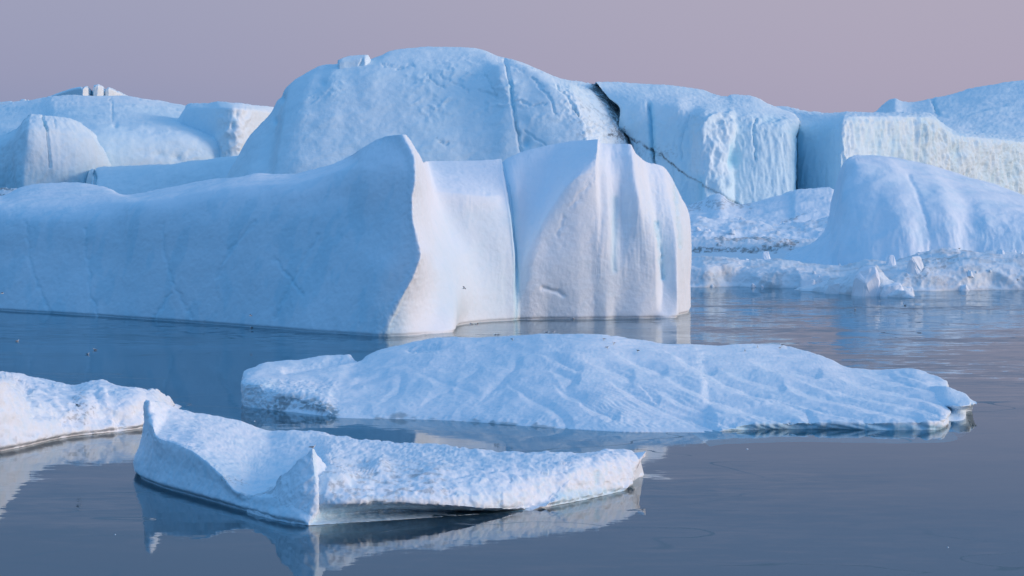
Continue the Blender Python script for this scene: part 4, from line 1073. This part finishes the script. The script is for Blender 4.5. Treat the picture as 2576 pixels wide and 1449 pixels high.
# ================================================================ FOREGROUND FLOE
fore_cols = [
    [(352, 1168), (346, 1145, 376), (356, 1118, 376), (362, 1080, 376), (368, 1022, 376)],
    [(342, 1182), (337, 1155, 368), (350, 1123, 368), (361, 1080, 369), (366, 1015, 371)],
    [(336, 1197), (337, 1165, 362), (350, 1125, 362.4), (361, 1080, 362.8), (366, 1012, 363.4)],
    [(350, 1210), (355, 1160, 356.5), (365, 1110, 357.5), (370, 1060, 358.6), (376, 1011, 360)],
    [(372, 1219), (374, 1160, 353), (378, 1100, 354), (381, 1068, 354.8), (383, 1061, 356), (394, 1012, 366)],
    [(400, 1230), (400, 1160, 349.2), (395, 1100, 350), (398, 1094, 351.4), (408, 1078, 357), (428, 1021, 372)],
    [(440, 1241), (440, 1170, 344.6), (438, 1115, 345.5), (440, 1109, 346.8), (454, 1094, 352), (468, 1032, 374)],
    [(480, 1252), (478, 1190, 340.6), (474, 1130, 341.6), (476, 1125, 342.8), (492, 1108, 348), (510, 1040, 375)],
    [(560, 1275), (558, 1228, 332.0), (552, 1190, 333), (554, 1185, 334.2), (578, 1168, 339), (592, 1057, 376)],
    [(610, 1290), (606, 1260, 326.7), (597, 1236, 327.5), (600, 1231, 328.6), (628, 1208, 334), (640, 1073, 377)],
    [(640, 1298), (636, 1270, 324), (630, 1246, 325.5), (655, 1226, 329), (682, 1085, 377)],
    [(690, 1313), (688, 1280, 319), (688, 1248, 320.5), (705, 1225, 325), (738, 1083, 376)],
    [(740, 1321), (740, 1280, 316), (745, 1240, 318), (765, 1215, 323), (792, 1086, 374)],
    [(776, 1325), (782, 1290, 315), (793, 1245, 316.3), (802, 1205, 318.5), (808, 1180, 322), (818, 1160, 328), (850, 1096, 372)],
    [(805, 1322), (810, 1294, 317), (815, 1266, 315.4), (824, 1225, 316.6), (832, 1190, 319), (838, 1168, 324), (848, 1148, 336), (880, 1100, 371)],
    [(850, 1318), (852, 1294, 319), (858, 1266, 315.3), (868, 1228, 317.4), (876, 1198, 320.5), (886, 1172, 328), (912, 1105, 370)],
    [(950, 1312), (952, 1286, 322.3), (955, 1262, 317), (965, 1225, 320), (980, 1170, 335), (1002, 1113, 365)],
    [(1050, 1305), (1052, 1286, 324.8), (1055, 1266, 318.5), (1065, 1220, 322), (1080, 1160, 338), (1096, 1118, 360)],
    [(1150, 1298), (1152, 1286, 326.5), (1155, 1273, 320.7), (1165, 1215, 325), (1175, 1165, 337), (1186, 1129, 352)],
    [(1250, 1291), (1252, 1286, 327.5), (1255, 1279, 324), (1260, 1210, 328), (1265, 1165, 337), (1270, 1134, 350)],
    [(1340, 1284), (1342, 1276, 328.4), (1343, 1245, 329.5), (1346, 1205, 331.5), (1350, 1165, 338), (1355, 1137, 347)],
    [(1440, 1268), (1442, 1240, 334.5), (1444, 1210, 335.5), (1446, 1180, 337.5), (1448, 1155, 341), (1450, 1139, 348)],
    [(1520, 1251), (1522, 1225, 341), (1523, 1195, 341.8), (1524, 1165, 343.3), (1525, 1147, 346), (1525, 1132, 351)],
    [(1570, 1239), (1572, 1210, 345.8), (1574, 1185, 346.5), (1575, 1160, 348), (1575, 1143, 350), (1575, 1129, 355)],
    [(1591, 1232), (1597, 1205, 349), (1601, 1182, 349.6), (1604, 1164, 350.5), (1605, 1150, 352.5), (1602, 1138, 357)],
    [(1590, 1226), (1597, 1200, 354), (1602, 1180, 355), (1606, 1165, 356), (1607, 1153, 357), (1605, 1142, 360)],
]


def fore_surf(c):
    X, Y = c.X, c.Y
    wall = (1 - sstep(X, 740, 790))
    edge_y = np.interp(X, [335, 370, 396, 450, 500, 560, 600, 640, 690, 745, 790], [1100, 1090, 1105, 1112, 1135, 1190, 1232, 1248, 1240, 1235, 1230])
    top = sstep(-(Y - edge_y), -4, 14)
    top = np.where(X > 790, 1.0, top)
    d = (3.0 * c.rid(70, 3, 201, 0.45) + 2.4 * c.n(32, 3, 202) + 0.45 * c.n(9, 2, 203)) * (0.3 + 0.7 * top)
    front = sstep(X, 800, 840)
    f1, _ = c.cell(17, 206, st=(1, 1, 0.9))
    d = d + (1.2 * c.rid(30, 3, 210, 0.5) + 0.9 * c.n(20, 3, 215)) * (0.35 + 0.65 * top)
    wq = np.stack([c.n(40, 2, 217), c.n(40, 2, 218), c.n(40, 2, 219)], -1) * 0.5
    fb, ib = cells(c.q / 34.0 + wq, 220)
    fs, is_ = cells(c.q / 15.0 + wq, 224)
    d = d + (5.0 * (ib - 0.5) * (1 - sstep(fb, 0.3, 0.75)) + 1.8 * (is_ - 0.5) * (1 - sstep(fs, 0.25, 0.7))) * (0.25 + 0.75 * top) * (0.45 + 0.55 * sstep(X, 800, 860))
    ee = np.exp(-((Y - edge_y) / 9) ** 2) * (1 - sstep(X, 700, 740))
    d = d + ee * 3.0 * c.rid(22, 3, 216, 0.6)
    d = d + front * (2.4 * c.rid(44, 2, 204) + 1.2 * (0.55 - f1) * sstep(Y, 1140, 1190))
    d = d + 17 * blob(X, Y, 955, 1180, 26, 22) + 9 * blob(X, Y, 860, 1200, 24, 16) - 7 * blob(X, Y, 905, 1165, 26, 14) + 8 * blob(X, Y, 1100, 1190, 34, 14) + 6 * blob(X, Y, 1205, 1140, 14, 8) + 7 * blob(X, Y, 730, 1096, 40, 8)
    d = d + 6 * blob(X, Y, 640, 1215, 40, 12) * -0.6 + 6 * blob(X, Y, 430, 1050, 30, 14) + 9 * blob(X, Y, 392, 1025, 26, 20)
    d = d - 4 * c.crack([(1500, 1190), (1505, 1215)], 4, 0.5) - 3 * c.crack([(1462, 1240), (1470, 1262)], 3, .5)
    d = d + wall * (1 - top) * (1.8 * c.n(40, 3, 207) + 0.7 * c.n(10, 2, 208))
    und = sstep(Y, 1258, 1290) * c.box(790, 1290, 1250, 1330, 12)
    d = d * (1 - 0.6 * und) + und * 1.6 * c.rid(20, 2, 209, st=(1, 1, 0.35))
    return d * sstep(c.P[..., 2], -0.2, 0.35)


def fore_mask(c):
    X, Y = c.X, c.Y
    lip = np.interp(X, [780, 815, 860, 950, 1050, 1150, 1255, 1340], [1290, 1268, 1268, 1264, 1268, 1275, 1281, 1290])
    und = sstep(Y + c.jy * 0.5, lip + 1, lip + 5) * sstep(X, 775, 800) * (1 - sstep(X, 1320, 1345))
    dirt = 0.5 * c.near([(560, 1205), (590, 1212), (620, 1215)], 10, 2) * sstep(c.n(8, 3, 211), 0.05, 0.3)
    dirt = dirt + 0.45 * c.box(805, 1130, 1160, 1260, 25) * sstep(c.n(24, 4, 212), 0.08, 0.4) + 0.7 * blob(X, Y, 1040, 1196, 12, 4)
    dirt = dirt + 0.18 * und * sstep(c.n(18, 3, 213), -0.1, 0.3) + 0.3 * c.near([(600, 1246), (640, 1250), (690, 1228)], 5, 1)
    bl = 0.06 + 0.18 * sstep(c.n(22, 3, 214), 0.0, 0.35) + 0.3 * c.crack([(1500, 1190), (1505, 1215)], 6, .5)
    bl = bl + 0.35 * c.box(1400, 1600, 1230, 1275, 8)
    bl = bl + 0.20 * (1 - sstep(X, 760, 800)) * sstep(Y, 1090, 1130) * sstep(Y, *(1120, 1180))
    return {'dirt': dirt, 'blue': bl + 0.3 * und, 'wet_shade': und * 0.05}


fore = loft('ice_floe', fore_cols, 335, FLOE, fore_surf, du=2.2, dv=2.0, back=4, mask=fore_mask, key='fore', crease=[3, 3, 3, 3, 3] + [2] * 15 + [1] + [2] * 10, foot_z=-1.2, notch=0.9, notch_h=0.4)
tag(fore, 'nearest rugged floe with raised left peak, thin spike and undercut front', 'ice floe')
spike_cols = [
    [(622, 1290, 325.6), (625, 1266, 325.6), (628, 1249, 327)],
    [(655, 1300, 322), (655, 1270, 322.7), (657, 1242, 324.4)],
    [(688, 1308, 319.1), (688, 1265, 319.9), (685, 1230, 321.8)],
    [(712, 1314, 317.2), (712, 1255, 318.1), (707, 1196, 320.4)],
    [(730, 1317, 316.1), (730, 1250, 317.2), (727, 1184, 319.8)],
    [(747, 1319, 315.3), (748, 1240, 316.6), (748, 1160, 319.2)],
    [(765, 1322, 314.6), (770, 1235, 316.1), (772, 1142, 319.0)],
    [(777, 1323, 314.3), (791, 1240, 315.8), (786, 1129, 319.0)],
    [(780, 1322, 314.4), (801, 1270, 315.4), (799, 1225, 316.3), (792, 1180, 317.6), (788, 1128.5, 319.2)],
    [(786, 1318, 315.6), (808, 1270, 316.8), (806, 1225, 317.8), (798, 1180, 319.2), (790, 1131, 319.9)],
    [(800, 1302, 317.8), (822, 1266, 317.2), (826, 1228, 318.0), (818, 1190, 319.8), (802, 1150, 321.4)],
    [(815, 1298, 319.8), (846, 1264, 318.6), (852, 1228, 319.4), (842, 1196, 321.6), (820, 1172, 323.4)],
]
loft('ice_spike', spike_cols, 318, FLOE, lambda c: 3.0 * c.rid(44, 3, 221) + 1.6 * c.n(16, 3, 222), du=1.8, dv=1.8, back=2.2, foot_z=-0.3, key='spike', parent=fore,
     mask=lambda c: {'blue': 0.15 + 0.3 * c.crack([(790, 1130), (790, 1215)], 5, .4), 'dirt': 0.35 * c.near([(640, 1250), (690, 1228), (705, 1200)], 6, 1.5)})
horn_cols = [
    [(1596, 1190, 352), (1596, 1160, 352.3), (1596, 1140, 354)],
    [(1606, 1172, 351), (1606, 1155, 351.5), (1605, 1138, 353)],
    [(1613, 1158, 351.5), (1615, 1148, 351.8), (1615, 1137, 352.6)],
    [(1618, 1146, 352), (1622, 1139, 352.2), (1625, 1135, 352.5)],
]
hm = loft('ice_horn', horn_cols, 352, FLOE, lambda c: 0.8 * c.n(10, 3, 225), du=1.5, dv=1.5, back=1.2, foot_z=3.2, key='horn', parent=fore)

# ================================================================ LEFT FLOE
leftf_cols = [
    [(-160, 1172), (-155, 1100), (-150, 1040), (-140, 960), (-120, 915, 440)],
    [(-30, 1146), (-30, 1080, 386), (-28, 1010, 388), (-22, 955, 392), (-18, 930, 420)],
    [(0, 1140), (0, 1080, 389), (2, 1000, 391.5), (6, 962, 395), (8, 936, 425)],
    [(28, 1135), (30, 1075, 392), (32, 1020, 395), (34, 985, 401), (50, 943, 430)],
    [(75, 1126), (78, 1085, 397), (82, 1045, 400), (85, 995, 410), (92, 952, 432)],
    [(120, 1115), (122, 1085, 401.5), (128, 1048, 405), (132, 995, 416), (135, 961, 432)],
    [(170, 1104), (172, 1078, 407.5), (176, 1035, 411), (182, 995, 420), (186, 968, 431)],
    [(215, 1097), (216, 1060, 411.5), (216, 1015, 415), (218, 985, 421), (222, 960, 430)],
    [(245, 1094), (246, 1055, 413.5), (246, 1010, 417), (246, 980, 422), (246, 957, 430)],
    [(290, 1089), (290, 1050, 416), (292, 1020, 418.5), (296, 992, 422), (300, 974, 427)],
    [(330, 1085), (332, 1045, 418.5), (334, 1010, 420.5), (334, 990, 423), (334, 975, 427)],
    [(365, 1080), (366, 1045, 421), (366, 1015, 423), (366, 995, 426), (366, 981, 431)],
    [(390, 1075), (392, 1045, 424), (394, 1018, 426), (392, 998, 430), (388, 980, 436)],
    [(420, 1064), (422, 1045, 431), (420, 1025, 433), (416, 1010, 437), (410, 996, 442)],
    [(438, 1050), (440, 1042, 441), (440, 1035, 443), (438, 1030, 445), (436, 1024, 448)],
]


def leftf_surf(c):
    d = 4.5 * c.rid(80, 3, 231, 0.45) + 3.0 * c.n(34, 3, 232) + 0.4 * c.n(9, 2, 233)
    f1, _ = c.cell(34, 235)
    d = d + 5 * (0.5 - f1) * c.box(60, 340, 975, 1070, 30)
    wq = np.stack([c.n(40, 2, 241), c.n(40, 2, 242), c.n(40, 2, 243)], -1) * 0.5
    fb, ib = cells(c.q / 44.0 + wq, 244)
    d = d + 6.0 * (ib - 0.5) * (1 - sstep(fb, 0.3, 0.75))
    d = d - 9 * c.crack([(70, 985), (85, 1030), (150, 1040), (165, 1060)], 14, 1.5) - 6 * c.crack([(240, 985), (255, 1030), (300, 1060)], 12, 1.5)
    d = d + 8 * blob(c.X, c.Y, 320, 1020, 30, 30) + 7 * blob(c.X, c.Y, 190, 1005, 40, 16)
    return d * sstep(c.P[..., 2], -0.2, 0.6)


lf = loft('ice_floe', leftf_cols, 410, FLOE, leftf_surf, du=2.2, dv=2.0, back=14, key='leftf', foot_z=-1.5, notch=1.3, notch_h=0.45,
          mask=lambda c: {'dirt': 0.5 * c.near([(180, 1040), (215, 1050), (220, 1030), (200, 1000)], 22, 3) * sstep(c.n(10, 3, 238), 0.05, 0.3) + 0.25 * sstep(c.Y, 1085, 1100) * sstep(c.n(30, 2, 239), 0, .3), 'blue': 0.05 + 0.12 * sstep(c.n(26, 3, 237), 0, 0.35)})
tag(lf, 'bright lumpy floe entering from the left edge of the water', 'ice floe')

# ================================================================ GULLS
G_WHITE = plain('gull_white', (0.80, 0.80, 0.80))
G_GREY = plain('gull_grey', (0.16, 0.17, 0.19))
G_DARK = plain('gull_dark', (0.035, 0.035, 0.04))
G_BILL = plain('gull_bill', (0.55, 0.40, 0.08))


def tube(rings, n=10):
    """skin through rings of (x, z, half width, half height)"""
    bm = bmesh.new(); prev = None
    for (x, z, w, h) in rings:
        ring = [bm.verts.new((x, math.cos(2 * math.pi * i / n) * w, z + math.sin(2 * math.pi * i / n) * h)) for i in range(n)]
        if prev:
            for i in range(n): bm.faces.new((prev[i], prev[(i + 1) % n], ring[(i + 1) % n], ring[i]))
        else: bm.faces.new(ring[::-1])
        prev = ring
    bm.faces.new(prev)
    for f in bm.faces: f.smooth = True
    bmesh.ops.recalc_face_normals(bm, faces=bm.faces[:])
    return bm


def bm_obj(name, bm, mat, parent):
    me = bpy.data.meshes.new(name); bm.to_mesh(me); bm.free(); me.materials.append(mat)
    return link(name, me, parent)


def wing_bm(pts, thick=0.012):
    bm = bmesh.new()
    topv = [bm.verts.new(p) for p in pts]; bot = [bm.verts.new((p[0], p[1], p[2] - thick)) for p in pts]
    n = len(pts)
    bm.faces.new(topv); bm.faces.new(bot[::-1])
    for i in range(n): bm.faces.new((topv[i], bot[i], bot[(i + 1) % n], topv[(i + 1) % n]))
    bmesh.ops.recalc_face_normals(bm, faces=bm.faces[:])
    return bm


def make_gull(kind, mantle):
    r = bpy.data.objects.new('gull', None); COL.objects.link(r)
    z0 = {'stand': 0.12, 'swim': -0.03, 'fly': 0.0}[kind]
    body = [(-0.36, z0 + 0.11, 0.012, 0.008), (-0.24, z0 + 0.11, 0.05, 0.03), (-0.10, z0 + 0.11, 0.085, 0.08), (0.04, z0 + 0.12, 0.09, 0.095), (0.13, z0 + 0.16, 0.065, 0.08)]
    if kind == 'fly':
        body += [(0.20, z0 + 0.16, 0.05, 0.05), (0.26, z0 + 0.165, 0.045, 0.045), (0.30, z0 + 0.16, 0.015, 0.015)]
        hx, hz = 0.30, z0 + 0.16
    else:
        body += [(0.165, z0 + 0.23, 0.045, 0.05), (0.19, z0 + 0.275, 0.047, 0.048), (0.23, z0 + 0.275, 0.035, 0.035), (0.245, z0 + 0.272, 0.012, 0.012)]
        hx, hz = 0.24, z0 + 0.272
    bm_obj('body', tube(body), G_WHITE, r)
    bm_obj('bill', tube([(hx, hz, 0.012, 0.014), (hx + 0.05, hz - 0.006, 0.004, 0.005)], 6), G_BILL, r)
    for s in (-1, 1):
        if kind == 'fly':
            pts = [(0.12, s * 0.06, z0 + 0.19), (0.16, s * 0.28, z0 + 0.30), (0.08, s * 0.55, z0 + 0.26), (-0.06, s * 0.70, z0 + 0.20), (0.0, s * 0.5, z0 + 0.25), (-0.04, s * 0.25, z0 + 0.27), (-0.08, s * 0.06, z0 + 0.19)]
        else:
            pts = [(0.10, s * 0.088, z0 + 0.17), (0.02, s * 0.10, z0 + 0.20), (-0.18, s * 0.075, z0 + 0.175), (-0.42, s * 0.02, z0 + 0.14), (-0.16, s * 0.095, z0 + 0.10), (0.04, s * 0.107, z0 + 0.11)]
        bm_obj('wing', wing_bm(pts), mantle, r)
        if kind == 'stand':
            bm_obj('leg', tube([(0.0, 0.08, 0.008, 0.008), (0.001, 0.04, 0.007, 0.007)], 6), G_BILL, r) if False else None
            lb_ = bmesh.new()
            bmesh.ops.create_cone(lb_, segments=6, radius1=0.011, radius2=0.009, depth=0.16, cap_ends=True)
            bmesh.ops.translate(lb_, verts=lb_.verts[:], vec=(0.0, s * 0.04, 0.08))
            bm_obj('leg', lb_, G_BILL, r)
    return r


def copy_tree(o):
    c = o.copy(); COL.objects.link(c)
    for ch in o.children:
        d = ch.copy(); COL.objects.link(d); d.parent = c
    return c


rng = random.Random(9)
_pro = {}


def gull(kind, mantle, loc, label, group=None, size=1.0, rz=None, roll=0.0):
    key = (kind, mantle.name)
    if key not in _pro: _pro[key] = o_ = make_gull(kind, mantle)
    else: o_ = copy_tree(_pro[key])
    o_.location = loc
    o_.rotation_euler = (roll, 0, rng.uniform(0, 6.28) if rz is None else rz)
    o_.scale = (size,) * 3
    return tag(o_, label, 'gull', group)


for px, py, dk in [(1246, 845, 1), (1252, 847, 1), (1277, 850, 1), (1290, 857, 1), (1348, 853, 0), (1371, 841, 0), (1378, 840, 0), (1393, 838, 0), (1519, 856, 0), (1543, 867, 0), (1528, 877, 0),
                   (1603, 886, 1), (1616, 893, 0), (1895, 874, 0), (1906, 875, 0), (1963, 879, 0), (1874, 885, 1)]:
    p = surface_at('flat', px, py)
    gull('stand', G_DARK if dk else G_GREY, (p[0], p[1], p[2] - 0.02), ('small dark-backed' if dk else 'small grey-backed') + ' gull sitting low on the snow of the wide grooved floe',
         'dark gulls on the wide floe' if dk else 'grey gulls on the wide floe', 1.25)
p = surface_at('flat', 1967, 873)
gull('stand', G_GREY, p, 'upright gull on the skyline of the wide floe, rightmost there', None, 1.5, math.pi)
p = surface_at('spike', 787, 1130)
gull('stand', G_GREY, (p[0], p[1], p[2] - 0.03), 'white gull perched on the tip of the thin ice spike', None, 1.25, 0.3)
for px, py, lab in [(44, 859, 'white gull swimming near the left edge off the blue flank'), (238, 881, 'white gull swimming, farther of the pair off the blue flank'), (221, 892, 'white gull swimming, nearer of the pair off the blue flank'),
                    (632, 825, 'dark gull on the water under the blue flank'), (2151, 780, 'tiny dark gull on the water left of the lone block'), (2276, 769, 'tiny dark gull on the water off the rubble spit'), (1443, 803, 'gull on the water at the foot of the pale cliff')]:
    q = point(px, py, water_Y(py))
    gull('swim', G_DARK if 'dark' in lab else G_GREY, q, lab, None, 1.5)
for px, py, Yd, mt, lab in [(1167, 727, 600, G_DARK, 'gull flying in front of the lit cove of the middle iceberg'), (1185, 818, 600, G_GREY, 'gull skimming the water, left of two below the cove'), (1201, 819, 600, G_GREY, 'gull skimming the water, right of two below the cove'),
                            (630, 796, 620, G_GREY, 'white gull flying low before the blue flank'), (5, 740, 600, G_DARK, 'dark gull flying at the left edge before the blue flank'),
                            (196, 1024, 385, G_DARK, 'dark-winged gull flying over the bright left floe'), (2560, 706, 740, G_DARK, 'dark gull flying before the dirty ridge at the right edge')]:
    gull('fly', mt, point(px, py, Yd), lab, None, 1.3, rng.choice((0.4, 2.8, 3.6)), rng.uniform(-.4, .4))
p = surface_at('bank', 2416, 626)
gull('stand', G_DARK, p, 'dark gull standing on the dirty bank at the right', None, 1.5)

# ================================================================ DRIFTING ICE BITS
bits = [chunk('ice_bit', 1.0, 0.7, 0.35, 300 + i, SNOW) for i in range(4)]
rng = random.Random(21)
for i, (px, py) in enumerate([(2385, 1377), (640, 1060), (290, 1345), (1880, 1130), (2330, 800)]):
    q = point(px, py, water_Y(py))
    oo = link('ice_bit', bits[i % 4], loc=(q[0], q[1], -0.02))
    sc = rng.uniform(0.25, 0.4); oo.scale = (sc, sc, sc); oo.rotation_euler = (0, 0, rng.uniform(0, 6.3))
    tag(oo, 'tiny scrap of white ice drifting alone on the open water', 'ice scrap', 'ice scraps drifting on the open water')
